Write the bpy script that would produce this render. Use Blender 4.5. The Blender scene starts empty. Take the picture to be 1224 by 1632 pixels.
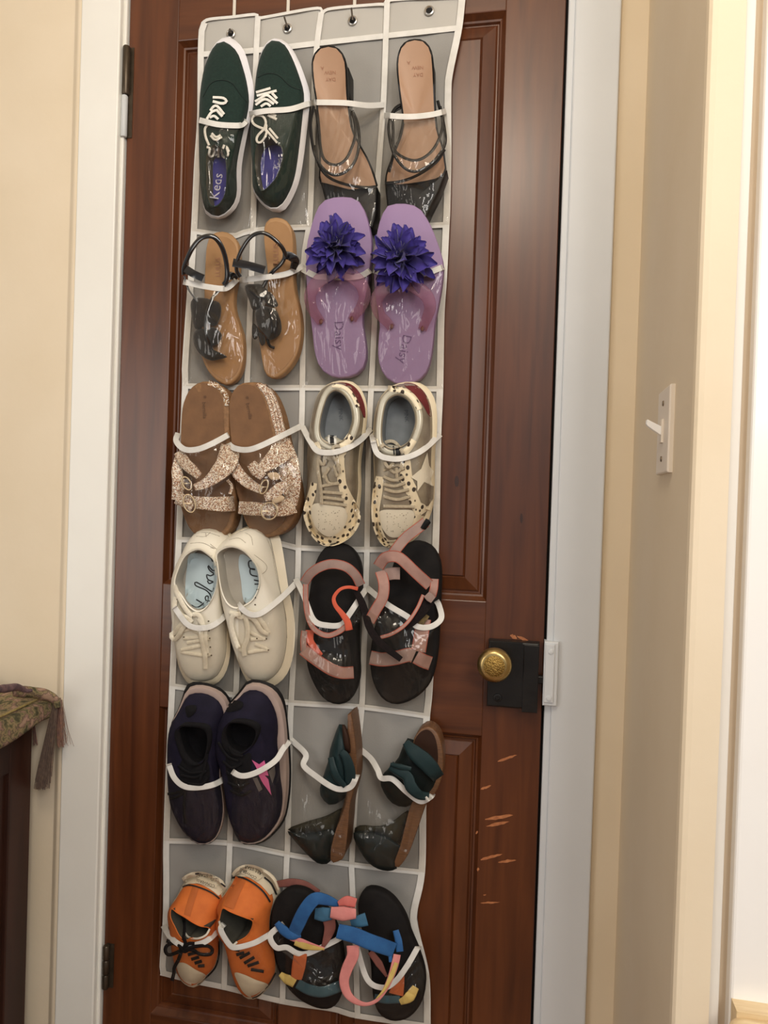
import bpy, math, random
import numpy as np
from mathutils import Vector, Matrix
from mathutils.bvhtree import BVHTree

random.seed(7)
scene = bpy.context.scene
COL = scene.collection

# ---------------------------------------------------------------- camera
TH, PH, RHO = math.radians(11), math.radians(0.7), 0.032
FPX, DIST = 1179.0, 1.24
F_ = np.array([-math.sin(TH) * math.cos(PH), math.cos(TH) * math.cos(PH), -math.sin(PH)])
R0 = np.array([math.cos(TH), math.sin(TH), 0.0])
U0 = np.cross(R0, F_)
R_ = R0 * math.cos(RHO) + U0 * math.sin(RHO)
U_ = U0 * math.cos(RHO) - R0 * math.sin(RHO)
CAM = np.array([0, 0, 1.2]) - DIST * F_
cd = bpy.data.cameras.new('camera')
cam = bpy.data.objects.new('camera', cd)
COL.objects.link(cam)
cd.sensor_fit = 'VERTICAL'
cd.sensor_height = 36.0
cd.lens = FPX * 36.0 / 1632.0
cd.clip_start = 0.02
M = Matrix(((R_[0], U_[0], -F_[0], CAM[0]), (R_[1], U_[1], -F_[1], CAM[1]), (R_[2], U_[2], -F_[2], CAM[2]), (0, 0, 0, 1)))
cam.matrix_world = M
scene.camera = cam

# ---------------------------------------------------------------- world, lamps, exposure
scene.view_settings.view_transform = 'Standard'
scene.view_settings.look = 'None'
scene.view_settings.exposure = 0.02
scene.view_settings.gamma = 1.0
scene.view_settings.use_curve_mapping = False
wd = bpy.data.worlds.new('room_light')
scene.world = wd
wd.use_nodes = True
bg = wd.node_tree.nodes['Background']
bg.inputs[0].default_value = (0.98, 0.98, 1.0, 1)
bg.inputs[1].default_value = 0.36


def area(name, loc, target, sx, sy, power, col):
    l = bpy.data.lights.new(name, 'AREA')
    l.shape = 'RECTANGLE'
    l.size, l.size_y, l.energy, l.color = sx, sy, power, col
    o = bpy.data.objects.new(name, l)
    COL.objects.link(o)
    o.location = loc
    d = Vector(target) - Vector(loc)
    o.rotation_euler = d.to_track_quat('-Z', 'Y').to_euler()
    return o


area('window_light', (1.12, -2.3, 2.2), (0.0, 0.0, 1.45), 0.8, 1.2, 36, (1.0, 0.97, 0.93))
area('left_fill_light', (-1.7, -2.5, 1.25), (-0.3, 0.0, 0.8), 0.9, 1.4, 15, (1.0, 0.95, 0.88))  # unseen soft fill, added to brighten the left casing and wall
pl_ = bpy.data.lights.new('ceiling_lamp', 'POINT')
pl_.energy, pl_.color, pl_.shadow_soft_size = 20, (1.0, 0.88, 0.72), 0.14
po_ = bpy.data.objects.new('ceiling_lamp', pl_)
COL.objects.link(po_)
po_.location = (0.08, -1.25, 2.30)


# ---------------------------------------------------------------- pixel helpers: a point of the photograph at height h in front of the door
def P(px, py, h=0.0):
    d = F_ + R_ * ((px - 612.0) / FPX) - U_ * ((py - 816.0) / FPX)
    t = (-h - CAM[1]) / d[1]
    return Vector(CAM + t * d)


def PXP(px, py, x):
    d = F_ + R_ * ((px - 612.0) / FPX) - U_ * ((py - 816.0) / FPX)
    return Vector(CAM + (x - CAM[0]) / d[0] * d)


KR = {1: (290, 0, 4.533), 2: (480, 0, 4.371), 3: (270, 330, 5.564), 4: (470, 300, 4.896), 5: (260, 590, 5.322), 6: (470, 590, 4.896),
      7: (260, 820, 5.322), 8: (460, 810, 4.708), 9: (250, 1070, 5.322), 10: (450, 1110, 4.533), 11: (240, 1360, 5.564), 12: (420, 1380, 4.533)}


def K(k, pts):
    ox, oy, s = KR[k]
    return [(p[0] / s + ox, p[1] / s + oy) + tuple(p[2:]) for p in pts]


def cat(pts, n, closed=False):
    """Catmull-Rom through pts (tuples of any length), n samples spaced by length."""
    A = np.array(pts, float)
    m = len(A)
    out = []
    segs = m if closed else m - 1
    for i in range(segs):
        if closed:
            p0, p1, p2, p3 = A[(i - 1) % m], A[i], A[(i + 1) % m], A[(i + 2) % m]
        else:
            p1, p2 = A[i], A[i + 1]
            p0 = A[i - 1] if i > 0 else 2 * p1 - p2
            p3 = A[i + 2] if i + 2 < m else 2 * p2 - p1
        for t in np.linspace(0, 1, 10, endpoint=False):
            t2, t3 = t * t, t * t * t
            out.append(0.5 * ((2 * p1) + (-p0 + p2) * t + (2 * p0 - 5 * p1 + 4 * p2 - p3) * t2 + (-p0 + 3 * p1 - 3 * p2 + p3) * t3))
    out.append(A[0] if closed else A[-1])
    out = np.array(out)
    L = np.concatenate([[0], np.cumsum(np.linalg.norm(np.diff(out[:, :2], axis=0), axis=1))])
    s = np.linspace(0, L[-1], n, endpoint=not closed)
    return np.stack([np.interp(s, L, out[:, j]) for j in range(out.shape[1])], 1)


# ---------------------------------------------------------------- materials
def lin(c):
    return tuple(((x / 255.0) / 12.92 if x / 255.0 <= 0.04045 else ((x / 255.0 + 0.055) / 1.055) ** 2.4) for x in c) + (1.0,)


MATS = {}


def mat(name, col, col2=None, rough=0.6, scale=30.0, bump=0.0, bscale=None, metal=0.0, coat=0.0, spec=0.5, stretch=None, kind=None, alpha=1.0, sheen=0.0):
    if name in MATS:
        return MATS[name]
    m = bpy.data.materials.new(name)
    m.use_nodes = True
    nt = m.node_tree
    N, L = nt.nodes, nt.links
    b = N['Principled BSDF']
    b.inputs['Roughness'].default_value = rough
    b.inputs['Metallic'].default_value = metal
    b.inputs['Coat Weight'].default_value = coat
    b.inputs['Coat Roughness'].default_value = 0.12
    b.inputs['Specular IOR Level'].default_value = spec
    b.inputs['Sheen Weight'].default_value = sheen
    b.inputs['Alpha'].default_value = alpha
    b.inputs['Base Color'].default_value = lin(col)
    tc = N.new('ShaderNodeTexCoord')
    mp = N.new('ShaderNodeMapping')
    L.new(tc.outputs['Object'], mp.inputs[0])
    if stretch:
        mp.inputs['Scale'].default_value = stretch
    if kind in ('leopard', 'glitter'):
        v = N.new('ShaderNodeTexVoronoi')
        v.inputs['Scale'].default_value = scale
        L.new(mp.outputs[0], v.inputs['Vector'])
        r = N.new('ShaderNodeValToRGB')
        if kind == 'leopard':
            v.inputs['Randomness'].default_value = 0.75
            L.new(v.outputs['Distance'], r.inputs[0])
            e = r.color_ramp.elements
            e[0].position, e[0].color = 0.30, lin(col2)
            e[1].position, e[1].color = 0.36, lin(col)
        else:
            sp = N.new('ShaderNodeSeparateColor')
            L.new(v.outputs['Color'], sp.inputs[0])
            L.new(sp.outputs[0], r.inputs[0])
            r.color_ramp.interpolation = 'CONSTANT'
            e = r.color_ramp.elements
            e[0].position, e[0].color = 0.0, lin((132, 92, 66))
            e[1].position, e[1].color = 0.2, lin(col2)
            a = e.new(0.42)
            a.color = lin(col)
            a = e.new(0.72)
            a.color = lin((250, 244, 232))
            bp = N.new('ShaderNodeBump')
            bp.invert = True
            bp.inputs['Strength'].default_value = 0.9
            bp.inputs['Distance'].default_value = 0.001
            L.new(v.outputs['Distance'], bp.inputs['Height'])
            L.new(bp.outputs[0], b.inputs['Normal'])
        L.new(r.outputs[0], b.inputs['Base Color'])
    elif col2 is not None:
        n = N.new('ShaderNodeTexNoise')
        n.inputs['Scale'].default_value = scale
        n.inputs['Detail'].default_value = 5
        L.new(mp.outputs[0], n.inputs['Vector'])
        r = N.new('ShaderNodeValToRGB')
        e = r.color_ramp.elements
        e[0].position, e[0].color = 0.32, lin(col)
        e[1].position, e[1].color = 0.68, lin(col2)
        L.new(n.outputs['Fac'], r.inputs[0])
        L.new(r.outputs[0], b.inputs['Base Color'])
    if bump > 0:
        n2 = N.new('ShaderNodeTexNoise')
        n2.inputs['Scale'].default_value = bscale or scale
        n2.inputs['Detail'].default_value = 4
        L.new(mp.outputs[0], n2.inputs['Vector'])
        bp = N.new('ShaderNodeBump')
        bp.inputs['Strength'].default_value = bump
        bp.inputs['Distance'].default_value = 0.002
        L.new(n2.outputs['Fac'], bp.inputs['Height'])
        L.new(bp.outputs[0], b.inputs['Normal'])
    MATS[name] = m
    return m


def film_mat():
    m = bpy.data.materials.new('clear_vinyl')
    m.use_nodes = True
    N, L = m.node_tree.nodes, m.node_tree.links
    N.clear()
    out = N.new('ShaderNodeOutputMaterial')
    tr = N.new('ShaderNodeBsdfTransparent')
    tr.inputs[0].default_value = (0.915, 0.895, 0.865, 1)
    gl = N.new('ShaderNodeBsdfGlossy')
    gl.inputs['Roughness'].default_value = 0.055
    df = N.new('ShaderNodeBsdfDiffuse')
    df.inputs[0].default_value = (0.5, 0.46, 0.40, 1)
    fr = N.new('ShaderNodeFresnel')
    fr.inputs['IOR'].default_value = 1.38
    tc = N.new('ShaderNodeTexCoord')
    mp = N.new('ShaderNodeMapping')
    mp.inputs['Scale'].default_value = (2.3, 1.0, 0.55)
    mp.inputs['Rotation'].default_value = (0, 0.35, 0)
    L.new(tc.outputs['Object'], mp.inputs[0])
    n = N.new('ShaderNodeTexNoise')
    n.inputs['Scale'].default_value = 13
    n.inputs['Detail'].default_value = 1.5
    n.inputs['Distortion'].default_value = 1.2
    L.new(mp.outputs[0], n.inputs['Vector'])
    v = N.new('ShaderNodeTexVoronoi')
    v.feature = 'DISTANCE_TO_EDGE'
    v.inputs['Scale'].default_value = 15
    n3 = N.new('ShaderNodeMixRGB')
    n3.inputs[0].default_value = 0.14
    L.new(mp.outputs[0], n3.inputs[1])
    L.new(n.outputs['Color'], n3.inputs[2])
    L.new(n3.outputs[0], v.inputs['Vector'])
    mx = N.new('ShaderNodeMath')
    mx.operation = 'MINIMUM'
    mx.inputs[1].default_value = 0.36
    L.new(v.outputs['Distance'], mx.inputs[0])
    ad = N.new('ShaderNodeMath')
    ad.operation = 'MULTIPLY_ADD'
    ad.inputs[1].default_value = 0.16
    L.new(n.outputs['Fac'], ad.inputs[0])
    L.new(mx.outputs[0], ad.inputs[2])
    bp = N.new('ShaderNodeBump')
    bp.inputs['Strength'].default_value = 0.5
    bp.inputs['Distance'].default_value = 0.006
    L.new(ad.outputs[0], bp.inputs['Height'])
    L.new(bp.outputs[0], gl.inputs['Normal'])
    m1 = N.new('ShaderNodeMixShader')
    m1.inputs[0].default_value = 0.014
    L.new(tr.outputs[0], m1.inputs[1])
    L.new(df.outputs[0], m1.inputs[2])
    fm = N.new('ShaderNodeMath')
    fm.operation = 'MULTIPLY'
    fm.inputs[1].default_value = 1.3
    L.new(fr.outputs[0], fm.inputs[0])
    fc = N.new('ShaderNodeMath')
    fc.operation = 'MINIMUM'
    fc.inputs[1].default_value = 0.036
    L.new(fm.outputs[0], fc.inputs[0])
    m2 = N.new('ShaderNodeMixShader')
    L.new(fc.outputs[0], m2.inputs[0])
    L.new(m1.outputs[0], m2.inputs[1])
    L.new(gl.outputs[0], m2.inputs[2])
    L.new(m2.outputs[0], out.inputs[0])
    return m


FILM = film_mat()


# ---------------------------------------------------------------- mesh helpers
def obj(name, verts, faces, m, parent=None, smooth=True, kind=None, label=None, cat_=None, group=None):
    me = bpy.data.meshes.new(name)
    org = Vector((0, 0, 0))
    if parent is not None:
        org = parent.matrix_world.translation if parent.get('_w') is None else Vector(parent['_w'])
    me.from_pydata([tuple(Vector(v) - org) for v in verts], [], faces)
    me.update()
    if smooth:
        me.polygons.foreach_set('use_smooth', [True] * len(me.polygons))
        me.set_sharp_from_angle(angle=math.radians(48))
    if m:
        me.materials.append(m)
    o = bpy.data.objects.new(name, me)
    COL.objects.link(o)
    if parent is not None:
        o.parent = parent
    o['_w'] = tuple(org)
    if kind:
        o['kind'] = kind
    if label:
        o['label'] = label
    if cat_:
        o['category'] = cat_
    if group:
        o['group'] = group
    return o


def empty(name, loc, label, cat_, group=None):
    o = bpy.data.objects.new(name, None)
    o.empty_display_size = 0.02
    COL.objects.link(o)
    o.location = loc
    o['_w'] = tuple(loc)
    o['label'] = label
    o['category'] = cat_
    if group:
        o['group'] = group
    return o


def box(x0, x1, y0, y1, z0, z1, bev=0.0):
    """axis box; with bev its front (y0) edges are chamfered."""
    if bev <= 0:
        v = [(x, y, z) for z in (z0, z1) for y in (y0, y1) for x in (x0, x1)]
        f = [(0, 1, 5, 4), (2, 6, 7, 3), (0, 2, 3, 1), (4, 5, 7, 6), (0, 4, 6, 2), (1, 3, 7, 5)]
        return v, f
    b = bev
    v = []
    for (ins, y) in ((0, y1), (0, y0 + b), (b * 0.35, y0 + b * 0.3), (b, y0)):
        v += [(x0 + ins, y, z0 + ins), (x1 - ins, y, z0 + ins), (x1 - ins, y, z1 - ins), (x0 + ins, y, z1 - ins)]
    f = [(3, 2, 1, 0)]
    for r in range(3):
        for i in range(4):
            j = (i + 1) % 4
            f.append((r * 4 + i, r * 4 + j, r * 4 + 4 + j, r * 4 + 4 + i))
    f.append((12, 13, 14, 15))
    return v, f


def loft(rings, cap0=False, cap1=False, closed=True):
    v, f = [], []
    n = len(rings[0])
    for r in rings:
        v += [tuple(p) for p in r]
    for k in range(len(rings) - 1):
        a, b = k * n, (k + 1) * n
        for i in range(n if closed else n - 1):
            j = (i + 1) % n
            f.append((a + i, a + j, b + j, b + i))
    for flag, k in ((cap0, 0), (cap1, len(rings) - 1)):
        if flag:
            c = sum((Vector(p) for p in rings[k]), Vector()) / n
            v.append(tuple(c))
            ci = len(v) - 1
            for i in range(n):
                f.append((k * n + i, k * n + (i + 1) % n, ci))
    return v, f


def join(*vf):
    V, Fc = [], []
    for v, f in vf:
        o = len(V)
        V += list(v)
        Fc += [tuple(i + o for i in q) for q in f]
    return V, Fc


def ring(poly, h, n=48):
    """closed ring of world points from pixel control points (x, y[, h])"""
    if len(poly[0]) > 2:
        A = cat(poly, n, True)
        return [P(a[0], a[1], a[2]) for a in A]
    A = cat(poly, n, True)
    if callable(h):
        return [P(a[0], a[1], h(a[0], a[1])) for a in A]
    return [P(a[0], a[1], h) for a in A]


def shift(r, dy, s=1.0):
    c = sum((Vector(p) for p in r), Vector()) / len(r)
    return [Vector((c.x + (p.x - c.x) * s, p.y + dy, c.z + (p.z - c.z) * s)) for p in r]


def mix(r0, r1, t, th=None):
    th = t if th is None else th
    return [Vector((a.x + (b.x - a.x) * t, a.y + (b.y - a.y) * th, a.z + (b.z - a.z) * t)) for a, b in zip(r0, r1)]


def sweepmesh(pts, w, t, n=10, flat=0.55, steps=None, taper=False):
    """strap or cord through (px, py, h): half width w pixels, half thickness t metres"""
    k = steps or max(6, len(pts) * 5)
    A = cat(pts, k)
    T = np.gradient(A[:, :2], axis=0)
    T /= np.linalg.norm(T, axis=1)[:, None] + 1e-9
    Nn = np.stack([-T[:, 1], T[:, 0]], 1)
    ws = np.interp(np.linspace(0, 1, k), np.linspace(0, 1, len(w)), w) if isinstance(w, (list, tuple)) else np.full(k, float(w))
    rings = []
    for i in range(k):
        r = []
        for q in range(n):
            a = 2 * math.pi * q / n
            c, s = math.cos(a), math.sin(a)
            c = math.copysign(abs(c) ** flat, c)
            s = math.copysign(abs(s) ** flat, s)
            r.append(P(A[i, 0] + Nn[i, 0] * ws[i] * c, A[i, 1] + Nn[i, 1] * ws[i] * c, A[i, 2] + t * s))
        rings.append(r)
    return loft(rings, True, True)


class Shoe:
    def __init__(s, name, px, py, h, label, cat_, group, cell):
        s.root = empty(name, P(px, py, h), label, cat_, group)
        s.V, s.F, s.cell = [], [], cell
        s.bv = None
        s.owner = None
        SHOES.append(s)

    def add(s, name, vf, m, parent=None, solid=True, smooth=True, label=None, kind=None):
        o = obj(name, vf[0], vf[1], m, parent or s.root, smooth, label=label, kind=kind)
        if parent is not None:
            o['_w'] = tuple(parent['_w'])
        if solid:
            b = len(s.V)
            s.V += [tuple(v) for v in vf[0]]
            s.F += [tuple(i + b for i in f) for f in vf[1]]
            s.bv = None
        return o

    def hit(s, px, py, default=None):
        if s.bv is None:
            s.bv = BVHTree.FromPolygons(s.V, s.F)
        d = F_ + R_ * ((px - 612.0) / FPX) - U_ * ((py - 816.0) / FPX)
        h = s.bv.ray_cast(Vector(CAM), Vector(d).normalized())
        return -h[0].y if h[0] is not None else default

    def strap(s, name, pts, w, t, m, h=None, flat=0.55, **kw):
        if h is not None:
            pts = [p if len(p) > 2 else (p[0], p[1], h) for p in pts]
        return s.add(name, sweepmesh(pts, w, t, flat=flat), m, **kw)

    def drape(s, name, pts, w, t, m, off=0.0006, na=5, steps=None, solid=True, **kw):
        """strip laid on the shoe: half width w pixels"""
        return s.add(name, s.dmesh(pts, w, t, off, na, steps), m, solid=solid, **kw)

    def dmesh(s, pts, w, t, off=0.0006, na=5, steps=None):
        k = steps or max(5, len(pts) * 4)
        A = cat([p[:2] for p in pts], k)
        T = np.gradient(A, axis=0)
        T /= np.linalg.norm(T, axis=1)[:, None] + 1e-9
        Nn = np.stack([-T[:, 1], T[:, 0]], 1)
        ws = np.interp(np.linspace(0, 1, k), np.linspace(0, 1, len(w)), w) if isinstance(w, (list, tuple)) else np.full(k, float(w))
        Hh = np.full((k, na), np.nan)
        XY = np.zeros((k, na, 2))
        for i in range(k):
            for j in range(na):
                u = 2.0 * j / (na - 1) - 1
                XY[i, j] = A[i] + Nn[i] * ws[i] * u
                hh = s.hit(*XY[i, j])
                if hh is not None:
                    Hh[i, j] = hh
        med = np.nanmedian(Hh) if np.isfinite(Hh).any() else 0.05
        for i in range(k):
            row = Hh[i]
            mm = np.nanmax(row) if np.isfinite(row).any() else med
            row[~np.isfinite(row)] = mm
            row[row < mm - 0.02] = mm - 0.004
        v, f = [], []
        for i in range(k):
            for j in range(na):
                u = 2.0 * j / (na - 1) - 1
                v.append(P(XY[i, j, 0], XY[i, j, 1], Hh[i, j] + off + t * math.sqrt(max(0, 1 - u * u))))
        for i in range(k - 1):
            for j in range(na - 1):
                a = i * na + j
                f.append((a, a + 1, a + na + 1, a + na))
        return v, f

    def patch(s, name, poly, m, off=0.0008, dome=0.0, n=44, smooth_poly=True, rings=(1, .8, .55, .3, .08), **kw):
        A = cat(poly, n, True) if smooth_poly else dense(poly, n)
        c = A[:, :2].mean(0)
        v, f = [], []
        last = 0.05
        for r_ in rings:
            for a in A:
                q = c + (a[:2] - c) * r_
                hh = s.hit(q[0], q[1])
                if hh is None:
                    hh = last
                last = hh
                v.append(P(q[0], q[1], hh + off + dome * (1 - r_ * r_)))
        N_ = len(A)
        for k in range(len(rings) - 1):
            for i in range(N_):
                j = (i + 1) % N_
                f.append((k * N_ + i, k * N_ + j, (k + 1) * N_ + j, (k + 1) * N_ + i))
        f.append(tuple(range((len(rings) - 1) * N_, len(rings) * N_)))
        kw.setdefault('solid', False)
        return s.add(name, (v, f), m, **kw)

    def pad(s, name, poly, h0, h1, m, depth=0.004, n=28, **kw):
        """soft flap: pillow-shaped, own thickness"""
        A = cat([p[:2] for p in poly], n, True)
        c = A.mean(0)
        rr = []
        for r_, q in ((0.9, -depth), (1.0, -depth * .4), (1.0, 0.0), (.86, .55), (.6, .85), (.3, 1.0)):
            hh = h0 + q if q < 0 else h0 + (h1 - h0) * q
            rr.append([P(*(c + (a - c) * r_), hh) for a in A])
        return s.add(name, loft(rr, True, True), m, **kw)

    def prism(s, name, poly, h0, h1, m, n=64, round_=0.003, smooth_poly=True, **kw):
        """outline at the front height h1 pushed straight back to h0, front edge rounded"""
        A = cat(poly, n, True) if smooth_poly else dense(poly, n)
        top = [P(a[0], a[1], h1(a[0], a[1]) if callable(h1) else h1) for a in A]
        hb = h0
        def back(sc):
            c = sum((Vector(p) for p in top), Vector()) / len(top)
            return [Vector((c.x + (p.x - c.x) * sc, -(hb(p) if callable(hb) else hb), c.z + (p.z - c.z) * sc)) for p in top]
        def off(d, dy):
            c = sum((Vector(p) for p in top), Vector()) / len(top)
            o = []
            for p in top:
                e = Vector((p.x - c.x, 0, p.z - c.z))
                L = max(e.length, 1e-6)
                o.append(Vector((p.x - e.x / L * d, p.y + dy, p.z - e.z / L * d)))
            return o
        rr = [back(0.99), off(0, round_), off(round_ * .3, round_ * .3), off(round_, 0)]
        return s.add(name, loft(rr, True, True), m, **kw)

    def text(s, name, txt, org, e1, size, m, flip=False, off=0.0006, squash=1.0, parent=None):
        """flat print laid on the shoe: baseline start org, reading direction e1 (pixels)"""
        cu = bpy.data.curves.new(name, 'FONT')
        cu.body = txt
        cu.resolution_u = 2
        to = bpy.data.objects.new(name, cu)
        me = to.to_mesh()
        vs = [v.co.copy() for v in me.vertices]
        fs = [tuple(p.vertices) for p in me.polygons]
        to.to_mesh_clear()
        bpy.data.objects.remove(to)
        e = Vector((e1[0], e1[1])).normalized()
        up = Vector((e.y, -e.x))
        if flip:
            up = -up
        out = []
        last = 0.04
        for v in vs:
            x = org[0] + e.x * v.x * size * squash + up.x * v.y * size
            y = org[1] + e.y * v.x * size * squash + up.y * v.y * size
            hh = s.hit(x, y)
            if hh is None:
                hh = last
            last = hh
            out.append(P(x, y, hh + off))
        return s.add(name, (out, fs), m, parent=parent, solid=False, smooth=False)

    def cords(s, name, strokes, w, t, m, off=0.001, **kw):
        """laces: several strokes of one lace, laid on the shoe"""
        parts = []
        for st in strokes:
            q = []
            A = cat([p[:2] for p in st], max(4, len(st) * 3))
            last = None
            for a in A:
                hh = s.hit(a[0], a[1])
                if hh is None:
                    hh = last if last is not None else 0.05
                last = hh
                q.append((a[0], a[1], hh + off + t))
            hs = np.array([z[2] for z in q])
            if len(hs) > 4:
                hs = np.convolve(np.pad(hs, 1, mode='edge'), [.25, .5, .25], 'valid')
            q = [(z[0], z[1], h_) for z, h_ in zip(q, hs)]
            parts.append(sweepmesh(q, w, t, n=7, flat=0.8, steps=len(q)))
        return s.add(name, join(*parts), m, **kw)


def grow(poly, d, up=0.0):
    A = np.array([p[:2] for p in poly], float)
    T = np.roll(A, -1, 0) - np.roll(A, 1, 0)
    N = np.stack([T[:, 1], -T[:, 0]], 1)
    N /= np.linalg.norm(N, axis=1)[:, None]
    c = A.mean(0)
    if ((A - c) * N).sum() < 0:
        N = -N
    return [tuple(a) for a in A + N * d]


def dense(poly, n):
    A = np.array([p[:2] for p in poly], float)
    B = np.vstack([A, A[:1]])
    L = np.concatenate([[0], np.cumsum(np.linalg.norm(np.diff(B, axis=0), axis=1))])
    sset = sorted(set(np.round(np.concatenate([np.linspace(0, L[-1], n, endpoint=False), L[:-1]]), 4)))
    return np.stack([np.interp(sset, L, B[:, 0]), np.interp(sset, L, B[:, 1])], 1)


SHOES = []


def sneaker(S, outer, upper, opening, h0, hs, hc, m_sole, m_upper, m_lining, m_insole, depth=0.045, expo=0.5, lip=0.004, hop=None, nr=(0, .02, .06, .12, .2, .3, .42, .56, .72, .87, 1), insole_scale=1.0):
    n = 56
    b = ring(outer, h0, n)
    b2 = ring(outer, h0 + (hs - h0) * .75, n)
    t_ = ring(upper, hs, n)
    ti = shift(t_, 0.0, 0.985)
    sole = loft([shift(b, 0, .96), b, b2, t_, ti], True, False)
    S.add('sole', sole, m_sole)
    C = ring(opening, hop if hop is not None else hc, n)
    U = ring(upper, hs - 0.002, n)
    U = shift(U, 0, .985)
    rings = []
    for t in nr:
        rings.append(mix(U, C, t, t ** expo))
    # a rounded rim
    rings.append(shift(C, -lip, .985))
    rings.append(shift(C, -lip * .7, .94))
    S.add('upper', loft(rings), m_upper)
    inner = [shift(C, -lip * .7, .94), shift(C, 0.004, .915), shift(C, depth * .45, .93), shift(C, depth * .85, .97)]
    S.add('lining', loft(inner), m_lining)
    S.add('insole', loft([shift(C, depth * .84, .975 * insole_scale), shift(C, depth * .88, .6 * insole_scale), shift(C, depth * .9, .2)], False, True), m_insole)
    return C

# ================================================================ the setting
def wood_mat(name, base, dark, light, rough=0.36, horiz=False, coat=0.25):
    m = bpy.data.materials.new(name)
    m.use_nodes = True
    nt = m.node_tree
    N, L = nt.nodes, nt.links
    b = N['Principled BSDF']
    b.inputs['Roughness'].default_value = rough
    b.inputs['Coat Weight'].default_value = coat
    b.inputs['Coat Roughness'].default_value = 0.25
    tc = N.new('ShaderNodeTexCoord')
    mp = N.new('ShaderNodeMapping')
    mp.inputs['Scale'].default_value = (2.2, 20, 26) if horiz else (26, 20, 1.7)
    L.new(tc.outputs['Object'], mp.inputs[0])
    n = N.new('ShaderNodeTexNoise')
    n.inputs['Scale'].default_value = 2.2
    n.inputs['Detail'].default_value = 7
    n.inputs['Distortion'].default_value = 0.5
    L.new(mp.outputs[0], n.inputs['Vector'])
    r = N.new('ShaderNodeValToRGB')
    e = r.color_ramp.elements
    e[0].position, e[0].color = 0.22, lin(dark)
    e[1].position, e[1].color = 0.8, lin(light)
    a = e.new(0.5)
    a.color = lin(base)
    L.new(n.outputs['Fac'], r.inputs[0])
    n2 = N.new('ShaderNodeTexNoise')
    n2.inputs['Scale'].default_value = 3.5
    L.new(tc.outputs['Object'], n2.inputs['Vector'])
    mxr = N.new('ShaderNodeMixRGB')
    mxr.blend_type = 'MULTIPLY'
    r2 = N.new('ShaderNodeValToRGB')
    r2.color_ramp.elements[0].position, r2.color_ramp.elements[0].color = 0.3, (0.72, 0.7, 0.7, 1)
    r2.color_ramp.elements[1].position, r2.color_ramp.elements[1].color = 0.62, (1, 1, 1, 1)
    L.new(n2.outputs['Fac'], r2.inputs[0])
    mxr.inputs[0].default_value = 0.8
    L.new(r.outputs[0], mxr.inputs[1])
    L.new(r2.outputs[0], mxr.inputs[2])
    L.new(mxr.outputs[0], b.inputs['Base Color'])
    bp = N.new('ShaderNodeBump')
    bp.inputs['Strength'].default_value = 0.05
    bp.inputs['Distance'].default_value = 0.001
    L.new(n.outputs['Fac'], bp.inputs['Height'])
    L.new(bp.outputs[0], b.inputs['Normal'])
    return m


DOORW = wood_mat('door_wood', (89, 46, 20), (66, 31, 12), (105, 57, 27))
DOORH = wood_mat('door_wood_rail', (87, 45, 19), (64, 30, 12), (103, 56, 26), horiz=True)
DRESS = wood_mat('dresser_wood', (56, 27, 15), (36, 17, 9), (68, 34, 20), rough=0.5, coat=0.05)
FLOORW = wood_mat('floor_wood', (140, 100, 66), (110, 74, 46), (165, 122, 84), horiz=True)
M_WALL = mat('cream_plaster', (228, 212, 186), (223, 206, 178), rough=0.75, scale=5, bump=0.15, bscale=60)
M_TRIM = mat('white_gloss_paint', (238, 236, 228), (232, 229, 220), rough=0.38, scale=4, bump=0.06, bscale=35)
M_TRIMR = mat('white_paint_cool_shade', (220, 224, 228), (214, 218, 222), rough=0.4, scale=4, bump=0.06, bscale=35)  # white trim paint with the right side's cool shade tinted into its colour
M_CEIL = mat('ceiling_paint', (240, 236, 226), rough=0.85)

# casing lines: x where the photograph shows them (faces stand 18 mm proud of the wall)
HC = 0.018
XL, XR = -0.4915, 0.269            # door edges
xcl0 = P(108, 816, HC).x            # left casing, outer edge
xcl1 = P(170, 816, HC).x
xcr1 = P(889, 816, 0.012).x
xcr0 = P(962, 816, 0.012).x
XW = P(1006, 816, 0).x              # corner with the right wall
YW = PXP(1100, 816, XW).y           # free end of the right wall
ZT = 2.62


def structure(name, vf, m, parent=None, smooth=False):
    return obj(name, vf[0], vf[1], m, parent, smooth, kind=None if parent else 'structure')


structure('floor', box(-3.0, 3.0, -4.0, 0.25, -0.05, 0.0), FLOORW)
structure('ceiling', box(-3.0, 3.0, -4.0, 0.25, ZT, ZT + 0.05), M_CEIL)
structure('wall_back', join(box(-3.0, xcl1 - .02, 0.0, 0.12, 0, ZT), box(xcr1 + .01, 3.0, 0.0, 0.12, 0, ZT), box(xcl1 - .02, xcr1 + .01, 0.0, 0.12, 2.16, ZT)), M_WALL)
# the short wall on the right, its free edge slightly rounded
prof = [(XW, 0.0), (XW, YW + .010), (XW + .0012, YW + .004), (XW + .004, YW + .001), (XW + .009, YW), (P(1160, 816, -YW).x, YW), (P(1160, 816, -YW).x, 0.0)]
wv = [(x, y, z) for z in (0, ZT) for x, y in prof]
nP = len(prof)
wf = [tuple(range(nP)), tuple(range(nP, 2 * nP))] + [(i, (i + 1) % nP, (i + 1) % nP + nP, i + nP) for i in range(nP)]
wr = structure('wall_right', (wv, wf), M_WALL)

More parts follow.
